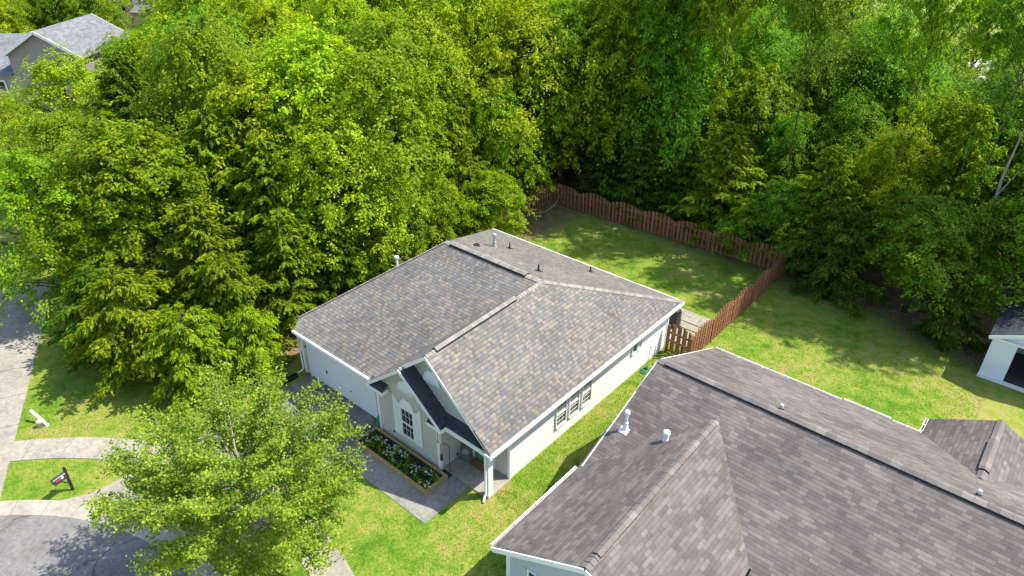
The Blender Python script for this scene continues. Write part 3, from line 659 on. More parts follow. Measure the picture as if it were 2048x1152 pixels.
# ------------------------------------------------------------ far houses
def far_house(label, cx, cy, rot, L, W, ez, rz, wall, roofm, wins=()):
    h = empty('house', label, 'house', loc=(cx, cy, 0)); h.rotation_euler = (0, 0, R(rot))
    b = MB(); b.box((-L / 2, -W / 2, 0), (L / 2, W / 2, ez)); b.face([(L / 2, -W / 2, ez), (L / 2, W / 2, ez), (L / 2, 0, rz - .15)]); b.face([(-L / 2, W / 2, ez), (-L / 2, -W / 2, ez), (-L / 2, 0, rz - .15)]); b.build('wall', M[wall], h)
    b = MB(); e = .45
    k = (rz - ez) / (W / 2)
    b.slab([(-L / 2 - e, -W / 2 - e, ez - e * k), (L / 2 + e, -W / 2 - e, ez - e * k), (L / 2 + e, 0, rz), (-L / 2 - e, 0, rz)], .12, uvdir=(1, 0, 0)); b.slab([(-L / 2 - e, 0, rz), (L / 2 + e, 0, rz), (L / 2 + e, W / 2 + e, ez - e * k), (-L / 2 - e, W / 2 + e, ez - e * k)], .12, uvdir=(1, 0, 0))
    b.build('roof', M[roofm], h)
    b = MB()
    for sgn in (1, -1):
        for w2 in (-1, 1): b.beam((sgn * (L / 2 + e + .03), w2 * (W / 2 + e), ez - e * k - .1), (sgn * (L / 2 + e + .03), 0, rz - .1), .05, .24)
    b.build('barge_board', M['white'], h)
    for (u, z, ww, hh, side, shut) in wins:
        if side == 'x': f = window('window', (L / 2 + .0, u, z), (0, 1, 0), (1, 0, 0), ww, hh, 2, 4, .5, fr=.1, parent=h)
        else: f = window('window', (u, -W / 2, z), (1, 0, 0), (0, -1, 0), ww, hh, 2, 4, .5, fr=.1, parent=h)
        if shut:
            for s_ in (-.55, ww + .13):
                b = MB()
                if side == 'x': b.box((L / 2 + .005, u + s_, z - .05), (L / 2 + .05, u + s_ + .42, z + hh + .05))
                else: b.box((u + s_, -W / 2 - .05, z - .05), (u + s_ + .42, -W / 2 - .005, z + hh + .05))
                b.build('shutter', M['black'], h)
    return h

# ------------------------------------------------------------ fence
FN = empty('fence', 'red brown wooden board fence with scalloped top around the back lawn', 'fence')
def fence_run(p, q, n, back=1, h0=1.18, h1=1.48, name='fence_panel', posts=True):
    p, q = Vector(p), Vector(q); L = (q - p).length / n; d = (q - p).normalized(); nr = Vector((-d.y, d.x, 0)) * back
    for i in range(n):
        a = p + d * L * i; b = MB(); m = int(L / .125)
        for k in range(m):
            t = (k + .5) / m; zt = h0 + (h1 - h0) * math.sin(math.pi * t) ** .7; c = a + d * L * t; s = nr * (.045 if k % 2 else -.045)
            w2 = .05; th = .009; u = d * w2; v = nr * th; c = c + s; z0 = .05; n0 = len(b.v)
            for z in (z0, zt): b.v += [tuple(c + x + Vector((0, 0, z))) for x in (-u - v, u - v, u + v, -u + v)]
            b.f += [tuple(n0 + j for j in f) for f in ((3, 2, 1, 0), (4, 5, 6, 7), (0, 1, 5, 4), (1, 2, 6, 5), (2, 3, 7, 6), (3, 0, 4, 7))]
        for z in (.14, .68, 1.10): b.beam(a + Vector((0, 0, z)), a + d * L + Vector((0, 0, z)), .05, .08)
        b.build(name, M['wood_fence'], FN)
        if posts: MB().beam(a, a + Vector((0, 0, h0 + .04)), .09, .09, (0, 1, 0)).build('fence_post', M['wood_fence'], FN)
    if posts: MB().beam(q, q + Vector((0, 0, h0 + .04)), .09, .09, (0, 1, 0)).build('fence_post', M['wood_fence'], FN)
fence_run((-14.3, 20.75), (1.38, 21.35), 7) if False else fence_run((-14.3, 20.75, 0), (1.42, 21.35, 0), 7)
fence_run((1.42, 21.3, 0), (1.38, 10.62, 0), 5, -1)
fence_run((-14.3, 20.7, 0), (-14.1, 11.3, 0), 4, 1)
fence_run((.22, 10.62, 0), (1.32, 10.60, 0), 1, 1, 1.42, 1.62, 'gate', True)

# ------------------------------------------------------------ small things
fb = empty('flower_bed', 'long timber edged flower bed of black mulch under the shuttered window', 'flower bed')
b = MB()
for (x0, y0, x1, y1) in ((-5.63, -2.50, -1.70, -2.40), (-5.63, -1.52, -1.70, -1.42), (-5.63, -2.40, -5.53, -1.52), (-1.80, -2.40, -1.70, -1.52)): b.box((x0, y0, .0), (x1, y1, .16))
b.build('timber_edge', M['timber'], fb)
mb_ = MB(); random.seed(5); nx, ny = 60, 16
for j in range(ny + 1):
    for i in range(nx + 1): mb_.v.append((-5.54 + 3.75 * i / nx, -2.41 + .9 * j / ny, .10 + random.uniform(-.012, .018)))
for j in range(ny):
    for i in range(nx): k = j * (nx + 1) + i; mb_.f.append((k, k + 1, k + nx + 2, k + nx + 1))
mb_.build('mulch', M['mulch'], fb)
sheet('mulch_patch', [(-2.14, -1.40), (-1.66, -1.42), (-1.66, -1.06), (-2.1, -1.06)], .032, M['mulch'])
mc = empty('milk_can', 'old grey metal milk can standing by the front door', 'milk can', loc=(-1.88, -.28, .05))
MB().lathe((0, 0, 0), [(.20, 0), (.21, .02), (.21, .36), (.215, .37), (.21, .39), (.14, .50), (.12, .54), (.12, .60), (.15, .63)], 22).build('body', M['can'], mc, True)
MB().lathe((0, 0, 0), [(.165, .62), (.17, .67), (.12, .68), (.03, .70)], 20).build('lid', plain('rusty_lid', (.16, .12, .07), .7, .3, 9), mc, True)
for s_ in (-1, 1): MB().tube([(s_ * .14, 0, .58), (s_ * .21, 0, .55), (s_ * .2, 0, .42)], .012, 5).build('handle', M['can'], mc)
MB_ = MB(); MB_.box((-1.64, -.44, .054), (-.90, -.03, .075)); tag(MB_.build('doormat', M['mat']), 'brown coir doormat in front of the green front door', 'doormat')
hk = empty('shepherd_hook', 'thin black shepherd hook with hanging lantern at the corner of the porch', 'garden hook', loc=(-1.80, -1.20, 0))
MB().tube([(0, 0, 0), (0, 0, 1.28), (-.03, -.03, 1.38), (-.12, -.08, 1.42), (-.22, -.13, 1.37), (-.27, -.16, 1.27), (-.25, -.16, 1.24)], .011, 6).build('pole', M['iron'], hk)
tag(MB().lathe((-2.05, -1.36 + .0, .62), [(.045, 0), (.05, .02), (.042, .2), (.055, .21), (.015, .27), (.012, .60)], 8).build('lantern', M['iron']), 'small dark lantern hanging from the shepherd hook', 'lantern')
# drainage tray at garage corner
st = MB(); st.box((-10.98, -2.55, .03), (-10.72, -1.5, .045)); st.box((-10.98, -2.55, .03), (-10.95, -1.5, .12)); st.box((-10.75, -2.55, .03), (-10.72, -1.5, .12)); st.box((-10.98, -1.53, .03), (-10.72, -1.5, .12))
tag(st.build('splash_block', M['black']), 'black splash block below the downspout at the garage corner', 'splash block')
# mailbox
mbx = empty('mailbox', 'black mailbox with red flag on a post beside the kerb', 'mailbox', loc=(-11.2, -10.42, 0)); mbx.rotation_euler = (0, 0, R(15)); mbx.scale = (.80, .74, .84)
MB().box((-.05, -.05, 0), (.05, .05, 1.25)).build('post', M['iron'], mbx); MB().box((-.03, -.50, .72), (.03, -.04, .78)).build('arm', M['iron'], mbx)
MB().beam((0, -.05, .45), (0, -.35, .74), .04, .04, (1, 0, 0)).build('brace', M['iron'], mbx)
b = MB(); prof = [(-.12, .80), (.12, .80), (.12, .95)] + [(.12 * math.cos(a), .95 + .12 * math.sin(a)) for a in [math.pi * i / 10 for i in range(1, 10)]] + [(-.12, .95)]
F = [(x, -.66, z) for x, z in prof]; B = [(x, -.07, z) for x, z in prof]; b.face(F); b.face(B[::-1])
for i in range(len(prof)): j = (i + 1) % len(prof); b.face([F[i], B[i], B[j], F[j]])
bx = b.build('box', plain('dark_grey_mailbox_metal', (.045, .047, .055), .35, .2, 6, metal=.2), mbx)
MB().box((.122, -.58, .93), (.136, -.34, .975)).build('flag', M['red'], mbx); b = MB(); b.tube([(.122, -.27, .97), (.137, -.27, .97)], .062, 14); b.build('emblem', M['pvc'], mbx)
# utility stub and leaning white post
u = MB(); u.lathe((-15.60, -9.95, 0), [(.10, 0), (.10, .22), (.115, .23), (.10, .30), (.03, .34)], 14); tag(u.build('utility_stub', plain('off_white_plastic_cap', (.50, .47, .40), .6, .15, 6), None, True), 'short off white round utility stub in the grass by the driveway', 'utility marker')
u = MB(); u.beam((-15.45, -9.72, -.03), (-16.2, -9.95, .5), .09, .09, (1, 0, 0)); tag(u.build('leaning_post', M['white']), 'white square post leaning over beside the utility stub', 'post')
# hose + guide
b = MB(); random.seed(8)
for k in range(5):
    r = .20 - k * .02; b.tube([(.30 + random.uniform(-.01, .01) + r * math.cos(a), 8.72 + r * math.sin(a) * 1.25, .03 + k * .022) for a in [2 * math.pi * i / 24 for i in range(25)]], .014, 6)
b.tube([(.30, 8.9, .1), (.42, 9.1, .04), (.34, 9.35, .03), (.2, 9.4, .04)], .014, 6)
tag(b.build('garden_hose', M['hose'], None, True), 'coiled green garden hose on the grass beside the side wall', 'hose')
b = MB(); b.tube([(.22, 9.05, 0), (.16, 9.2, .85), (.14, 9.28, .98), (.14, 9.36, .85), (.18, 9.62, 0)], .012, 6); tag(b.build('hose_hanger', M['can']), 'thin metal hoop stand above the coiled hose', 'hose stand')
# covered grill
gr = empty('covered_grill', 'black covered grill behind the rear corner of the house on the pavers', 'grill', loc=(-.72, 12.75, 0))
b = MB(); n = 18
for (sx, sy, z) in ((.42, .30, .03), (.40, .28, .5), (.41, .29, .78), (.36, .24, .93), (.20, .10, .99)):
    for i in range(n):
        a = 2 * math.pi * i / n; c, s_ = math.cos(a), math.sin(a); f = 1 / max(abs(c), abs(s_)) ** .75; b.v.append((sx * c * f + random.uniform(-.012, .012), sy * s_ * f + random.uniform(-.012, .012), z))
for k in range(4):
    for i in range(n): j = (i + 1) % n; b.f.append((k * n + i, k * n + j, (k + 1) * n + j, (k + 1) * n + i))
b.f.append(tuple(4 * n + i for i in range(n))); b.build('cover', M['black'], gr)
b = MB()
for sx in (-.3, .3):
    b.tube([(sx, -.26, .0), (sx, -.26, .08)], .03, 8)
b.build('caster', M['iron'], gr)
# fallen branch
b = MB(); b.tube([(-13.2, 20.2, .9), (-13.3, 19.7, .35), (-13.55, 19.0, .08), (-14.0, 18.4, .05), (-14.0, 17.7, .05)], [.015, .025, .035, .04, .03], 6); b.tube([(-13.55, 19.0, .08), (-13.0, 18.7, .3), (-12.6, 18.6, .1)], [.03, .02, .01], 5)
tag(b.build('fallen_branch', M['bark_pale']), 'bare fallen branch propped against the fence in the back corner', 'branch')
# green bin/hose bit at window wall corner
b = MB(); b.tube([(-5.52, -1.42, .2), (-5.52, -1.42, .55), (-5.48, -1.38, .75)], [.05, .045, .02], 7)
tag(b.build('rain_lily_stake', M['hose']), 'dark green stake at the corner between garage and window wall', 'garden stake')

# ------------------------------------------------------------ foliage
rng = np.random.default_rng(7)
def unit(v): return v / (np.linalg.norm(v, axis=-1, keepdims=True) + 1e-9)
def leaf_mesh(name, C, Nn, D, Lg, Wd, mat, bend=0.0):
    """rhombus leaves: centre C, normal Nn, long axis D, half length Lg, half width Wd"""
    n = len(C); D = unit(D - Nn * (D * Nn).sum(1, keepdims=True)); S = np.cross(Nn, D)
    Lg = np.asarray(Lg).reshape(-1, 1) * np.ones((n, 1)); Wd = np.asarray(Wd).reshape(-1, 1) * np.ones((n, 1))
    V = np.empty((n, 4, 3)); V[:, 0] = C - D * Lg; V[:, 1] = C + S * Wd + D * Lg * .15; V[:, 2] = C + D * Lg - Nn * Lg * bend; V[:, 3] = C - S * Wd + D * Lg * .15
    me = bpy.data.meshes.new(name); me.vertices.add(4 * n); me.vertices.foreach_set('co', V.ravel().astype(np.float32))
    me.loops.add(4 * n); me.loops.foreach_set('vertex_index', np.arange(4 * n, dtype=np.int32))
    me.polygons.add(n); me.polygons.foreach_set('loop_start', np.arange(0, 4 * n, 4, dtype=np.int32)); me.polygons.foreach_set('loop_total', np.full(n, 4, dtype=np.int32))
    me.materials.append(mat); me.update(); me.validate(); return me
def mesh_of(b, name, mat):
    me = bpy.data.meshes.new(name); me.from_pydata(b.v, [], b.f); me.materials.append(mat); me.polygons.foreach_set('use_smooth', [True] * len(me.polygons)); me.update(); return me

def broadleaf(seed, Ht=10, Rc=3, bf=.22, ncl=95, lpc=230, ls=.085, tr=.16, low=0):
    g = np.random.default_rng(seed); b = MB()
    ph = g.uniform(0, 6.28, 6)
    lean = g.uniform(-.3, .3, 2)
    tp = [(lean[0] * t * t, lean[1] * t * t, Ht * .86 * t) for t in np.linspace(0, 1, 7)]
    b.tube(tp, [tr * (1 - .85 * t) for t in np.linspace(0, 1, 7)], 7)
    Cs = []; 
    for i in range(ncl):
        t = (i + .5) / ncl; zf = bf + (1 - bf) * t ** .8; az = i * 2.39996 + g.uniform(-.4, .4)
        prof = math.sin(math.pi * min(1, max(0, (zf - bf) / (1 - bf)) ** .8 * .86 + .12)) ** .6
        lob = 1 + .2 * math.sin(3 * az + ph[0]) + .16 * math.sin(5 * az + ph[1] + zf * 7)
        rr = Rc * prof * lob * (g.uniform(.68, 1.14) if g.random() < .7 else g.uniform(.2, .7))
        zz = Ht * zf + g.uniform(-.3, .3)
        c = np.array([rr * math.cos(az) + lean[0] * zf ** 2, rr * math.sin(az) + lean[1] * zf ** 2, zz]); Cs.append(c)
        if i % 2 == 0:
            z0 = max(.12 * Ht, zz - rr * .75 - .3); k = z0 / (Ht * .86); s0 = Vector((lean[0] * k * k, lean[1] * k * k, z0)); e = Vector(c)
            m = s0.lerp(e, .5) + Vector((0, 0, .15)); b.tube([s0, m, e], [tr * .35 * (1 - k * .5), tr * .2, .012], 4, False)
    for i in range(low):
        zf = .16 + (bf - .10) * (i + .5) / low; az = i * 2.4 + g.uniform(-.5, .5); rr = g.uniform(.15, 1.0)
        Cs.append(np.array([rr * math.cos(az), rr * math.sin(az), Ht * zf]))
    P, Nn, D, Ls = [], [], [], []
    for c in Cs:
        n = int(lpc * g.uniform(.6, 1.35)); s = Rc * g.uniform(.12, .30); out = np.array([c[0], c[1], 0]); out = out / (np.linalg.norm(out) + .1)
        # sub sprays within the clump
        ns = 8; sub = g.normal(size=(ns, 3)) * [s * .85, s * .85, s * .5] + out * s * .25
        idx = g.integers(0, ns, n); o = sub[idx] + g.normal(size=(n, 3)) * [s * .24, s * .24, s * .12]
        o[:, 2] -= .25 * (o[:, 0] ** 2 + o[:, 1] ** 2) / s
        P.append(c + o); nn = np.array([0, 0, 1.0]) + out * .35 + unit(o) * .35 + g.normal(size=(n, 3)) * .42; Nn.append(unit(nn))
        D.append(unit(o + g.normal(size=(n, 3)) * s)); Ls.append(ls * g.uniform(.7, 1.25, n))
    P, Nn, D, Ls = map(np.concatenate, (P, Nn, D, Ls))
    return P, Nn, D, Ls, b

def cedar(seed, Ht=8, Rc=2.2, nb=120, bf=.04, ls=.085, droop=.35, tr=.12, dens=1.0, power=.8):
    g = np.random.default_rng(seed); b = MB()
    b.tube([(0, 0, Ht * t) for t in np.linspace(0, .97, 6)], [tr * (1 - .93 * t) for t in np.linspace(0, 1, 6)], 6)
    P, Nn, D, Ls = [], [], [], []
    for i in range(nb):
        t = (i + g.uniform(0, 1)) / nb; zf = bf + (1 - bf) * t; az = i * 2.39996 + g.uniform(-.35, .35)
        L = (Rc * (1 - zf) ** power * g.uniform(.5, 1.25) + .18) * (1.0 if zf > .15 else .8); up = g.uniform(.15, .55) + zf * .7
        s0 = np.array([0, 0, Ht * zf * .93]); dh = np.array([math.cos(az), math.sin(az), 0]); side = np.array([-dh[1], dh[0], 0])
        ts = np.linspace(0, 1, 6); br = s0 + dh * L * ts[:, None] + np.array([0, 0, 1]) * (L * (up * ts - droop * ts ** 2))[:, None]
        if i % 3 == 0: b.tube([Vector(p) for p in br[:5]], [.03, .024, .018, .012, .008], 3, False)
        nsp = max(3, int(13 * L / Rc * dens) + 2)
        for k in range(nsp):
            q = .25 + .75 * (k + .5) / nsp; base = s0 + dh * L * q + np.array([0, 0, L * (up * q - droop * q * q)])
            sl = (.62 - .36 * q) * g.uniform(.7, 1.3) * (.55 + .35 * L); sg = 1 if k % 2 else -1
            if k == nsp - 1: dirv = dh + np.array([0, 0, .2])
            else: dirv = dh * .75 + side * sg * g.uniform(.4, .95) + np.array([0, 0, g.uniform(-.25, .35)])
            dirv = dirv / np.linalg.norm(dirv); m = int(26 * g.uniform(.8, 1.2))
            u_ = g.uniform(0, 1, m); wv = (1 - u_) * .5 + .12
            pr = unit(np.cross(dirv, [0, 0, 1.0])[None])[0]
            o = dirv * (u_ * sl)[:, None] + pr * (g.uniform(-1, 1, m) * wv * sl * .42)[:, None] + np.array([0, 0, 1]) * (-.35 * sl * u_ ** 2 + g.normal(size=m) * .035)[:, None]
            P.append(base + o); Nn.append(unit(np.array([0, 0, 1.0]) + dh * .3 + g.normal(size=(m, 3)) * .45))
            D.append(unit(dirv + g.normal(size=(m, 3)) * .32 + np.array([0, 0, -.25]))); Ls.append(ls * g.uniform(.8, 1.5, m))
    P, Nn, D, Ls = map(np.concatenate, (P, Nn, D, Ls))
    return P, Nn, D, Ls, b

LM = {
 'yellow': leafmat('yellow_green_leaves', [(.14, .23, .006), (.27, .38, .010), (.42, .52, .016), (.56, .62, .03)], .48, .012),
 'green': leafmat('mid_green_leaves', [(.10, .205, .008), (.18, .31, .010), (.29, .42, .014), (.43, .52, .022)], .50, .012),
 'dark': leafmat('dark_green_leaves', [(.07, .17, .012), (.12, .25, .014), (.20, .34, .018), (.36, .47, .03)], .50, .02),
 'cedar': leafmat('olive_cedar_foliage', [(.08, .16, .008), (.15, .24, .010), (.25, .34, .012), (.41, .48, .02)], .40, .012, .6),
 'cedard': leafmat('dark_cedar_foliage', [(.05, .13, .012), (.09, .18, .014), (.155, .245, .016), (.27, .36, .02)], .42, .012, .6),
 'young': leafmat('bright_cedar_foliage', [(.11, .21, .008), (.21, .32, .012), (.34, .44, .018), (.50, .55, .035)], .44, .01, .6),
 'maple': leafmat('fresh_maple_leaves', [(.10, .175, .010), (.18, .26, .018), (.28, .35, .035), (.40, .45, .08)], .44, .01),
}
PROTO = {}
def proto(key, gen, mats, bark='bark', shape=.52, bend=.15):
    P, Nn, D, Ls, b = gen; bm_ = mesh_of(b, 'trunk', M[bark])
    for mk in mats: PROTO[(key, mk)] = (leaf_mesh('crown', P, Nn, D, Ls, Ls * shape, LM[mk], bend), bm_)
for s_ in range(4): proto('B%d' % s_, broadleaf(20 + s_, 10, 3.1, (.16, .24, .2, .3)[s_], (115, 125, 105, 100)[s_], (330, 270, 420, 300)[s_], (.085, .10, .07, .092)[s_]), ('yellow', 'green', 'dark'))
for s_ in range(2): proto('O%d' % s_, broadleaf(40 + s_, 16, 4.0, .36, 120, 300, .095, .24), ('green', 'dark', 'yellow'))
for s_ in range(2): proto('H%d' % s_, broadleaf(50 + s_, 19.5, 3.6, .73, 80, 420, .095, .12, 14), ('green', 'dark'))
for s_ in range(3): proto('C%d' % s_, cedar(60 + s_, 8, 2.3, 120), ('cedar', 'cedard', 'young'), shape=.30, bend=.3)
proto('Y0', cedar(80, 4.6, 2.3, 75, .03, .085, .55, .10, 1.1, .55), ('young', 'cedar', 'cedard'), shape=.30, bend=.5)
proto('Y1', cedar(81, 4.6, 2.4, 75, .03, .085, .6, .10, 1.1, .5), ('young', 'cedar', 'cedard'), shape=.30, bend=.5)
PH = {'B': 10, 'O': 16, 'H': 19.5, 'C': 8, 'Y': 4.6}; PR = {'B': 3.1, 'O': 4.0, 'H': 3.6, 'C': 2.3, 'Y': 2.35}
random.seed(11)
def tree(name, key, mk, x, y, h, r, label, cat, group=None, rot=None):
    cm, tm = PROTO[(key, mk)]; t = empty(name, label, cat, group, loc=(x, y, 0)); t.rotation_euler = (0, 0, random.uniform(0, 6.28) if rot is None else rot)
    k = key[0]; t.scale = (r / PR[k], r / PR[k], h / PH[k])
    for nm, me in (('trunk', tm), ('crown', cm)):
        o = bpy.data.objects.new(nm, me); COL.objects.link(o); o.parent = t
    return t
bt, cdt = 'broadleaf_tree', 'cedar_tree'
T = [
 (bt, 'B0', 'green', -23.8, -5.2, 8.0, 2.9, 'broadleaf tree cut by the left edge of the photo beside the neighbour driveway', 'tree'),
 (bt, 'B1', 'green', -21.8, -2.4, 9.0, 3.3, 'large round broadleaf tree leaning over the neighbour driveway at left', 'tree'),
 (cdt, 'C0', 'cedard', -31, 2.2, 10.8, 3.3, 'dark olive cedar below the far grey gabled roof at upper left', 'tree'),
 (cdt, 'C2', 'cedard', -26.5, 2.4, 9.6, 3.0, 'second dark olive cedar right of the one below the grey gabled roof', 'tree'),
 (bt, 'B2', 'yellow', -35.5, .7, 9.6, 3.4, 'yellow tipped broadleaf tree in front of the far grey gabled house', 'tree'),
 (bt, 'B3', 'green', -30.5, -2.2, 7.6, 2.4, 'broadleaf tree beside the far windowed house at the left edge', 'tree'),
 (cdt, 'C1', 'cedar', -20, 1.2, 9.8, 3.0, 'tallest olive cedar in the mass left of the garage', 'tree'),
 (cdt, 'C0', 'cedar', -17.2, 2.2, 8.8, 2.9, 'olive cedar between the tallest cedar and the garage', 'tree'),
 (cdt, 'C2', 'cedar', -14.2, .9, 6.4, 2.3, 'shorter olive cedar touching the garage roof corner', 'tree'),
 (cdt, 'C1', 'cedar', -17.0, -1.6, 6.8, 2.7, 'olive cedar behind the low bright cedars at left', 'tree'),
 (cdt, 'Y0', 'young', -15.9, -5.7, 5.2, 2.7, 'low drooping bright green cedar at the edge of the front lawn', 'tree'),
 (cdt, 'Y1', 'young', -13.0, -4.7, 4.0, 2.0, 'small drooping yellow green cedar right of the low bright cedar', 'tree'),
 (cdt, 'Y0', 'cedard', -18.6, -5.9, 4.3, 2.3, 'dark low cedar beside the neighbour driveway', 'tree'),
 (cdt, 'Y1', 'young', -12.1, -2.6, 3.4, 1.5, 'smallest drooping cedar nearest the garage corner', 'tree'),
 (cdt, 'Y1', 'cedar', -14.6, -2.0, 4.6, 2.2, 'mid height cedar behind the small drooping cedars', 'tree'),
 (bt, 'B1', 'yellow', -19, 6.6, 12, 3.4, 'tall bright yellow broadleaf tree above the cedars in the left wood', 'tree'),
 (bt, 'B0', 'yellow', -15.2, 4.6, 9.2, 2.7, 'yellow broadleaf tree right beside the garage roof', 'tree'),
 (bt, 'B2', 'green', -13.6, 6.2, 6.6, 2.0, 'green broadleaf tree growing against the left eave of the grey roof', 'tree'),
 (bt, 'B3', 'green', -13.0, 8.6, 5.6, 1.7, 'slim green broadleaf tree behind the roof vent pipe', 'tree'),
 (cdt, 'C1', 'cedard', -13.6, 3.2, 5.2, 1.9, 'low dark cedar between garage wall and the wood', 'tree'),
 (cdt, 'C0', 'cedar', -14.6, 12.4, 8.6, 2.0, 'brownish olive cedar above the far end of the grey roof', 'tree'),
 (bt, 'B0', 'green', -15.6, 16.4, 8.4, 2.1, 'pale green broadleaf tree at the left corner of the back lawn', 'tree'),
 (bt, 'B1', 'green', -12.7, 12.6, 4.8, 1.9, 'low green broadleaf tree hanging over the back lawn corner', 'tree'),
 (bt, 'B2', 'yellow', -20, 15, 12.4, 4.0, 'tall feathery yellow green tree at the top centre of the wood', 'tree'),
 (bt, 'B0', 'yellow', -16.5, 20.4, 12.3, 3.8, 'broad yellow green tree over the back left fence corner', 'tree'),
 (bt, 'B3', 'yellow', -12.2, 25.5, 14, 3.5, 'tall yellow green tree rising behind the middle of the back fence', 'tree'),
 (bt, 'B1', 'dark', -9.0, 25.8, 14, 3.2, 'tall dark broadleaf tree right of the yellow tree behind the back fence', 'tree'),
 (cdt, 'C2', 'cedard', -8.8, 22.8, 6.2, 2.4, 'dark cedar close behind the middle of the back fence', 'tree'),
 (cdt, 'C0', 'cedard', -12.2, 23.0, 4.6, 1.8, 'short dark cedar behind the left part of the back fence', 'tree'),
 (cdt, 'C1', 'young', -3.4, 22.8, 7.5, 3.0, 'pale tipped cedar overhanging the right part of the back fence', 'tree'),
 (cdt, 'C0', 'cedard', -5.8, 23.4, 6.0, 2.3, 'dark cedar left of the pale tipped cedar behind the fence', 'tree'),
 (cdt, 'C2', 'young', 2.0, 23.8, 7.2, 2.7, 'yellowish cedar behind the right corner of the fence', 'tree'),
 (bt, 'B2', 'yellow', 4.6, 25.6, 7.9, 2.2, 'bright lime green broadleaf tree among the cedars at right', 'tree'),
 (cdt, 'C1', 'young', 7.3, 26.2, 9.9, 2.6, 'tall pointed cedar near the right edge', 'tree'),
 (cdt, 'Y1', 'cedard', 3.7, 21.2, 5.0, 2.5, 'rounded dark green cedar beside the right corner of the fence', 'tree'),
 (bt, 'B3', 'dark', 7.5, 21.6, 6.0, 2.6, 'dark broadleaf tree overhanging the shaded side lawn', 'tree'),
 (bt, 'B1', 'dark', 11.6, 23.4, 7.0, 2.6, 'dark broadleaf tree behind the white shed', 'tree'),
 (bt, 'B0', 'dark', .1, 22.7, 4.4, 2.2, 'low dark broadleaf tree just behind the fence corner', 'tree'),
 (cdt, 'Y0', 'cedard', 9.6, 19.8, 3.8, 1.6, 'low dark cedar left of the white shed', 'tree'),
]
for t in T: tree(*t)
NAMED = [(t[3], t[4]) for t in T]
# the rest of the wood: single trees on a jittered grid
random.seed(23); LBL = {
 'dk': 'darker green broadleaf tree deep in the wood behind the grey roofed house',
 'yl': 'yellow green broadleaf tree deep in the wood behind the grey roofed house', 'gl': 'mid green broadleaf tree deep in the wood behind the grey roofed house', 'cl': 'olive cedar deep in the wood behind the grey roofed house',
 'or': 'tall dark oak standing in the wood beyond the back fence', 'og': 'tall green oak with high crown beyond the back fence', 'dr': 'dark understorey tree beyond the back fence'}
def far_from(x, y, d): return all((x - a) ** 2 + (y - c) ** 2 > d * d for a, c in NAMED)
def inview(x, y, z):
    v = Vector((x, y, z)) - cam.location; f = v.dot(cf)
    return f > 0 and abs(v.dot(cr) / f) < .86 and -.55 < v.dot(cu) / f < .62
HOUSES = [(-56, 6.5, 9), (-60, 11, 9), (-54, -1, 7), (-102, 33, 14), (-46, -1.5, 4)]
def cap_height(x, y, h, r):
    """keep the sight lines to the far houses at upper left open"""
    prof = [(-60, 125), (0, 122), (40, 112), (80, 96), (125, 92), (170, 84), (205, 62), (235, 46), (300, 34), (330, -400)]
    while h > 2.5:
        v = Vector((x, y, h)) - cam.location; f = v.dot(cf); qx = 1024 + 1380.7 * v.dot(cr) / f; qy = 576 - 1380.7 * v.dot(cu) / f; w_ = 1380.7 * r * .6 / f
        lim = -400
        for (a, l0), (b_, l1) in zip(prof, prof[1:]):
            for q in (qx - w_, qx, qx + w_):
                if a <= q < b_: lim = max(lim, l0 + (l1 - l0) * (q - a) / (b_ - a))
        if qx > 165 or f < 72:
            if qy < lim + 6: h -= .4; continue
        break
    return h
def zone(x, y, z):
    v = Vector((x, y, z)) - cam.location; f = v.dot(cf); q = (v.dot(cr) / f * 1380.7 + 1024) / 2048; t = (576 - 1380.7 * v.dot(cu) / f) / 1152
    a = ('at the far left', 'left of the garage', 'straight above the garage', 'above the grey roof', 'above the left fence end', 'above the back fence', 'above the right fence end', 'above the far right lawn')[max(0, min(7, int(q * 8)))]
    b_ = 'along the top edge' if t < .04 else 'below the top edge' if t < .18 else 'low in the wood'
    return a + ' ' + b_
def placed(key, x, y, z): s_ = LBL[key].split(' deep ')[0].split(' standing ')[0].split(' beyond ')[0]; return s_ + ' ' + zone(x, y, z)
y = 3.5
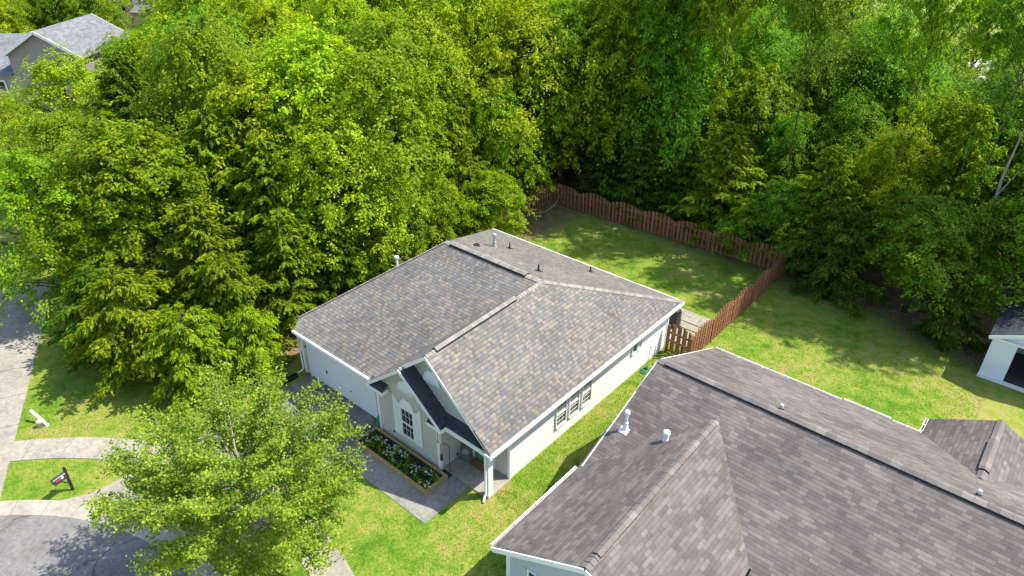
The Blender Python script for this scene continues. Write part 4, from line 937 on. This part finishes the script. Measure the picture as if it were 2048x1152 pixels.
while y < 70:
    x = -92
    while x < 30:
        px, py = x + random.uniform(-1.1, 1.1), y + random.uniform(-1.1, 1.1)
        lb = -15.5 if py < 21 else 99
        rightw = px > -11 - (py - 22) * .35
        ok = (px < lb) and (py > 22.5 or px < -15.5) and (py > 3 + max(0, (-px - 30)) * .22) and far_from(px, py, 2.3 if not rightw else 2.0) and (inview(px, py, 14) or inview(px, py, 6))
        if rightw and (py > 52 or py < 28.5): ok = False
        if rightw and random.random() < .08: ok = False
        if px > 15 and py < 26: ok = False
        if any((px - a) ** 2 + (py - c) ** 2 < d * d for a, c, d in HOUSES): ok = False
        if px < -55 and py > 55: ok = False
        if ok:
            r_ = random.random()
            if rightw:
                h_ = random.uniform(9.8, 12.5) if py < 40 else random.uniform(12, 15)
                if r_ < .33: tree('oak_tree', random.choice(('O0', 'O1')), 'dark', px, py, h_, random.uniform(2.8, 3.6), placed('or', px, py, h_), 'tree', 'dark oaks ' + zone(px, py, h_))
                elif r_ < .6: tree('oak_tree', random.choice(('O0', 'O1')), 'green', px, py, h_, random.uniform(2.8, 3.6), placed('og', px, py, h_), 'tree', 'green oaks ' + zone(px, py, h_))
                else: tree(bt, random.choice(('B0', 'B2')), 'dark', px, py, random.uniform(6.5, 10), random.uniform(2.3, 3.0), placed('dr', px, py, 8), 'tree', 'understorey trees ' + zone(px, py, 8))
            else:
                if r_ < .08: kk, mm, h_, rr, lb_, gp = random.choice(('B0', 'B3')), 'dark', random.uniform(10, 12.5), random.uniform(2.8, 3.6), 'dk', 'dark trees of the wood'
                elif r_ < .5: kk, mm, h_, rr, lb_, gp = random.choice(('B0', 'B1', 'B2')), 'yellow', random.uniform(10.5, 13.5), random.uniform(2.8, 3.8), 'yl', 'yellow green trees of the wood'
                elif r_ < .8: kk, mm, h_, rr, lb_, gp = random.choice(('B0', 'B1', 'B3')), 'green', random.uniform(10, 13), random.uniform(2.8, 3.6), 'gl', 'green trees of the wood'
                else: kk, mm, h_, rr, lb_, gp = random.choice(('C0', 'C1', 'C2')), 'cedar', random.uniform(8, 11), random.uniform(2.3, 3.2), 'cl', 'cedars of the wood'
                if py > 17 and px > -32: h_ += 1.8
                h2 = cap_height(px, py, h_, rr)
                if h2 > 3: tree(cdt if kk[0] == 'C' else bt, kk, mm, px, py, h2, rr * max(.6, min(1, h2 / 9)), placed(lb_, px, py, h2), 'tree', gp + ' ' + zone(px, py, h2))
        x += (4.0 if not (y > 40) else 4.8) if not rightw else 3.5
    y += 4.0 if y < 40 else 4.8
HL = {0: 'tallest thin crowned oak added for shade just behind the back fence', 1: 'tall oak added for shade with bare lower trunk behind the back fence'}  # added row: crowns shaped to shade the lawn yet let sun reach the cedars
for i, x in enumerate((-10.4, -7.6, -5.0, -.6, 4.4, 8.0, 10.8, 14.2)):
    tree('oak_tree', 'H%d' % (i % 2), ('green', 'dark')[i % 2], x + random.uniform(-.6, .6), 24.9 + random.uniform(-.3, .3), random.uniform(16.2, 17.2), random.uniform(1.7, 2.1), 'tall narrow oak added for shade, %s from the left in the row behind the fence' % ('first', 'second', 'third', 'fourth', 'fifth', 'sixth', 'seventh', 'eighth')[i], 'tree', 'tall oaks added for shade in the first row behind the fence')
for (x, y_) in ((-72, 5), (-78, 9), (-84, 6), (-90, 11), (-76, 1), (-96, 7), (-86, 1), (-70, -3), (-102, 13), (-110, 8)):
    tree(bt, random.choice(('B0', 'B1', 'B2')), random.choice(('yellow', 'green')), x, y_, random.uniform(8, 11), random.uniform(3, 4.2), 'broadleaf tree standing behind the far grey gabled house', 'tree', 'trees behind the far grey gabled house')
FILL = [(-10.6, 27.6, 8.5, 2.4, 'green'), (-7.4, 27.0, 7.5, 2.2, 'dark'), (-4.4, 28.2, 9.0, 2.6, 'green'), (-1.6, 27.2, 7.0, 2.2, 'dark'), (1.4, 28.4, 8.2, 2.4, 'dark'), (10.6, 27.6, 8.6, 2.5, 'dark'), (13.4, 26.8, 8.0, 2.5, 'green'), (-6.8, 31.5, 9.5, 2.7, 'yellow'), (5.8, 29.6, 8.6, 2.5, 'green'), (9.4, 31.6, 9.4, 2.6, 'yellow'), (13.0, 31.0, 9.8, 2.8, 'dark'), (2.6, 32.4, 9.6, 2.7, 'green'), (-2.4, 33.4, 10, 2.8, 'dark'), (16.0, 29.0, 9, 2.8, 'green')]
for i, (x, y_, h_, r_, m_) in enumerate(FILL):
    tree(bt, ('B0', 'B2', 'B1')[i % 3], m_, x, y_, h_, r_, 'bushy %s tree ' % {'green': 'mid green', 'dark': 'dark green', 'yellow': 'yellow green'}[m_] + zone(x, y_, h_), 'tree', 'bushy trees ' + m_ + zone(x, y_, h_))
tree(bt, 'B2', 'yellow', -43, -1.6, 6.6, 3.0, 'small yellow green tree below the window of the far house at the left edge', 'tree')
# bare dead tree at the right edge
DT = empty('dead_tree', 'bare pale dead tree at the right edge of the wood', 'tree', loc=(9.3, 23.6, 0)); DT.scale = (1, 1, 1.18)
b = MB(); b.tube([(0, 0, 0), (.1, 0, 3), (-.05, .1, 6), (.1, 0, 8.2)], [.11, .09, .06, .02], 6); b.tube([(.0, 0, 5.2), (.5, .2, 6.3)], [.04, .01], 5); b.tube([(.05, 0, 3.4), (-.6, 0, 4.3)], [.04, .01], 5); b.build('trunk', M['bark_pale'], DT)

# the maple on the front lawn
def maple():
    g = np.random.default_rng(5); b = MB(); base = Vector((0, 0, 0)); P, Nn, D, Ls = [], [], [], []
    b.tube([(0, 0, 0), (.05, .02, 1.2), (0, .1, 2.4), (.1, .1, 3.8), (.05, .2, 5.2), (0, .1, 6.0)], [.13, .11, .09, .065, .035, .015], 8)
    def leaves(p, q, n, sp=.17):
        u_ = g.uniform(.0, 1.05, n)[:, None]; c = np.array(p) * (1 - u_) + np.array(q) * u_ + g.normal(size=(n, 3)) * sp * [1, 1, .7]
        P.append(c); Nn.append(unit(np.array([.15, .15, 1.0]) + g.normal(size=(n, 3)) * .5)); D.append(unit(g.normal(size=(n, 3)) + (np.array(q) - np.array(p)))); Ls.append(.052 * g.uniform(.65, 1.3, n))
    nm = 46
    for i in range(nm):
        t = (i + .5) / nm; z0 = 1.3 + 4.4 * t; az = i * 2.39996 + g.uniform(-.3, .3); Lm = (3.9 * math.sin(math.pi * min(.98, .30 + .68 * t)) ** .75 + .5) * g.uniform(.82, 1.15)
        up = .25 + .55 * t; d0 = Vector((math.cos(az), math.sin(az), 0)); s0 = Vector((0, .1, z0))
        pts = [s0 + d0 * Lm * q + Vector((0, 0, Lm * (up * q + .12 * q * q))) + Vector(g.normal(size=3) * .08 * q) for q in (0, .25, .5, .75, 1)]
        b.tube(pts, [.045, .034, .024, .015, .006], 5, False)
        n2 = int(5 + Lm * 3.0)
        for k in range(n2):
            q = .22 + .78 * (k + .5) / n2; j = min(3, int(q * 4)); a = pts[j].lerp(pts[j + 1], q * 4 - j)
            sg = 1 if k % 2 else -1; sd_ = Vector((-d0.y, d0.x, 0)) * sg; l2 = (1.25 - .6 * q) * g.uniform(.6, 1.25)
            dv = (d0 * .8 + sd_ * g.uniform(.3, 1.0) + Vector((0, 0, g.uniform(.0, .7)))).normalized(); e = a + dv * l2 + Vector((0, 0, .1 * l2))
            b.tube([a, a.lerp(e, .5) + Vector((0, 0, .03)), e], [.014, .009, .004], 3, False)
            for r_ in range(3):
                f = .3 + .35 * r_; a2 = a.lerp(e, f); dv2 = (dv + Vector(g.normal(size=3)) * .55 + Vector((0, 0, .2))).normalized(); e2 = a2 + dv2 * .45 * g.uniform(.6, 1.3)
                leaves(a2, e2, int(g.integers(20, 34)), .10)
            leaves(a, e, int(g.integers(22, 38)), .12)
        leaves(pts[3], pts[4] + d0 * .2, 30, .12)
    return tuple(map(np.concatenate, (P, Nn, D, Ls))) + (b,)
P, Nn, D, Ls, b = maple()
mp = empty('maple_tree', 'leafy young maple with pale branches on the front lawn beside the driveway', 'tree', loc=(-3.6, -7.7, 0)); mp.scale = (.74, .74, .76)
o = bpy.data.objects.new('crown', leaf_mesh('crown', P, Nn, D, Ls, Ls * .8, LM['maple'], .2)); COL.objects.link(o); o.parent = mp
o = bpy.data.objects.new('trunk', mesh_of(b, 'trunk', M['bark_pale'])); COL.objects.link(o); o.parent = mp

# flowering plants in the bed
def bed_plant(seed):
    g = np.random.default_rng(seed); n = 55; c = g.normal(size=(n, 3)) * [.085, .085, .06] + [0, 0, .12]
    me = leaf_mesh('leaves', c, unit(g.normal(size=(n, 3)) * .5 + [0, 0, 1]), unit(g.normal(size=(n, 3))), .045 * g.uniform(.7, 1.3, n), .024, LM['dark'])
    b = MB()
    for k in range(6):
        x, y, z = g.normal(size=3) * [.07, .07, .02] + [0, 0, .2]
        for j in range(5): a = j * 1.257; b.face([(x, y, z), (x + .028 * math.cos(a - .4), y + .028 * math.sin(a - .4), z + .008), (x + .034 * math.cos(a), y + .034 * math.sin(a), z), (x + .028 * math.cos(a + .4), y + .028 * math.sin(a + .4), z + .008)])
    return me, mesh_of(b, 'blossom', M['blossom'])
BP = [bed_plant(90 + i) for i in range(3)]; random.seed(31)
for i in range(30):
    lm, bm_ = BP[i % 3]; row = i % 2; x = -5.38 + (i // 2) * .25 + random.uniform(-.06, .06); yy = (-2.22 if row else -1.86) + random.uniform(-.10, .10)
    t = empty('flowering_plant', 'low leafy plant with white blossoms in the timber edged bed', 'plant', 'white flowering plants in the bed', (x, yy, .09)); t.rotation_euler = (0, 0, random.uniform(0, 6)); s_ = random.uniform(.65, 1.1); t.scale = (s_, s_, s_)
    o = bpy.data.objects.new('leaves', lm); COL.objects.link(o); o.parent = t
    if random.random() < .6: o = bpy.data.objects.new('blossoms', bm_); COL.objects.link(o); o.parent = t

# grass blades over the visible lawns
def inpoly(x, y, poly):
    c = np.zeros(len(x), bool); n = len(poly)
    for i in range(n):
        x0, y0 = poly[i]; x1, y1 = poly[(i + 1) % n]
        if y0 == y1: continue
        k = ((y0 > y) != (y1 > y)) & (x < (x1 - x0) * (y - y0) / (y1 - y0) + x0); c ^= k
    return c
lawns = [([(-17, -12), (6, -12), (6, 0), (-12, -1), (-22, -2), (-20, -8)], 150000), ([(.02, -1), (3.2, -1), (3.2, 11), (.02, 11)], 30000), ([(-14, 11.1), (12, 9.3), (12, 21), (-14, 21)], 110000)]
g = np.random.default_rng(3); Q = []
for poly, n in lawns:
    xs = [p[0] for p in poly]; ys_ = [p[1] for p in poly]; x = g.uniform(min(xs), max(xs), n); yy = g.uniform(min(ys_), max(ys_), n); k = inpoly(x, yy, poly)
    r = np.hypot(x - CC[0], yy - CC[1]); k &= (r > 10.68) & ~((r > 12.68) & (r < 13.84)); k &= ~((x > -10.55) & (x < -5.25) & (yy < -1)); k &= ~((x > -5.7) & (x < -.78) & (yy > -3.42) & (yy < 0)); k &= ~((x > -2.2) & (x < .1) & (yy > -1.25) & (yy < 0)); k &= ~((x < -9.9) & (x > -11.3) & (yy < -9.0)& (yy > -11)) | (x < -10.8)
    k &= yy > -12.25 + (-12.6 - x) * .470 + .03; k &= ~((x > -3.2) & (x < 1.1) & (yy > 11.3) & (yy < 14.4)); k &= ~((x > -11) & (x < 0) & (yy > -1) & (yy < 11)); k &= ~((x > 11.3) & (yy > 17.9)); k &= ~((x > 3) & (yy > -3.9) & (yy < 8.8))
    Q.append(np.c_[x[k], yy[k]])
Q = np.concatenate(Q); n = len(Q); hgt = g.uniform(.02, .05, n)
gm = leafmat('lawn_grass_blades', [(.09, .22, .012), (.16, .30, .02), (.25, .34, .035), (.36, .34, .10)], .3, 0)
V = np.zeros((n, 3, 3)); a = g.uniform(0, 6.28, n); wv = np.c_[np.cos(a), np.sin(a), np.zeros(n)] * .012; B = np.c_[Q, np.zeros(n)]
V[:, 0] = B - wv; V[:, 1] = B + wv; V[:, 2] = B + np.c_[g.normal(size=(n, 2)) * .02, hgt]
me = bpy.data.meshes.new('grass'); me.vertices.add(3 * n); me.vertices.foreach_set('co', V.ravel().astype(np.float32)); me.loops.add(3 * n); me.loops.foreach_set('vertex_index', np.arange(3 * n, dtype=np.int32)); me.polygons.add(n); me.polygons.foreach_set('loop_start', np.arange(0, 3 * n, 3, dtype=np.int32)); me.polygons.foreach_set('loop_total', np.full(n, 3, dtype=np.int32)); me.materials.append(gm); me.update(); me.validate()
o = bpy.data.objects.new('grass', me); COL.objects.link(o); tag(o, 'short mown lawn grass around both houses', 'grass', kind='stuff')

# far houses at upper left and a pale one seen through the trees
hc = far_house('grey gabled two storey house above the trees at upper left', -58.3, 8.8, -49.5, 8.0, 5.9, 6.3, 8.05, 'sidingC', 'shingleC', ((-4.95, 2.15, .95, 1.8, 'x', 0), (-6.1, 2.15, .95, 1.8, 'x', 0)))
MB().box((-3.9, -9.5, 0), (3.98, -2.95, 4.7)).build('wing_wall', M['sidingC'], hc)
MB().slab([(-4.3, -9.9, 6.3), (4.4, -9.9, 4.6), (4.4, -2.98, 4.6), (-4.3, -2.98, 6.3)], .12, uvdir=(1, 0, 0)).build('wing_roof', M['shingleC'], hc)
MB().box((6.5, -12.5, 0), (12.5, -7.6, 2.3)).build('garage_wall', M['white'], hc)
MB().slab([(6.2, -12.9, 2.1), (13.2, -12.9, 2.1), (13.2, -7.2, 2.9), (6.2, -7.2, 2.9)], .12, uvdir=(1, 0, 0)).build('garage_roof', M['shingleC'], hc)
ht = far_house('tan house with white corner boards at the top left edge', -102.8, 34.2, -49.5, 14, 16, 7, 11, 'tan_wall', 'shingleC', ((-.9, 2.0, 1.5, 2.0, 'x', 1), (-5.6, 2.0, 1.5, 2.0, 'x', 0)))
for u_ in (-2.6, 2.9): MB().box((7.0, u_ - .35, 0), (7.25, u_ + .35, 7)).build('corner_board', M['white'], ht)
MB().box((7.0, 3.3, 0), (9.5, 8.0, 3.0)).build('porch_wall', plain('cream_siding', (.62, .58, .48), .6, .06), ht)
MB().slab([(6.9, 3.1, 3.9), (10.0, 3.1, 3.0), (10.0, 8.3, 3.0), (6.9, 8.3, 3.9)], .12, uvdir=(0, 1, 0)).build('porch_roof', M['shingleC'], ht)
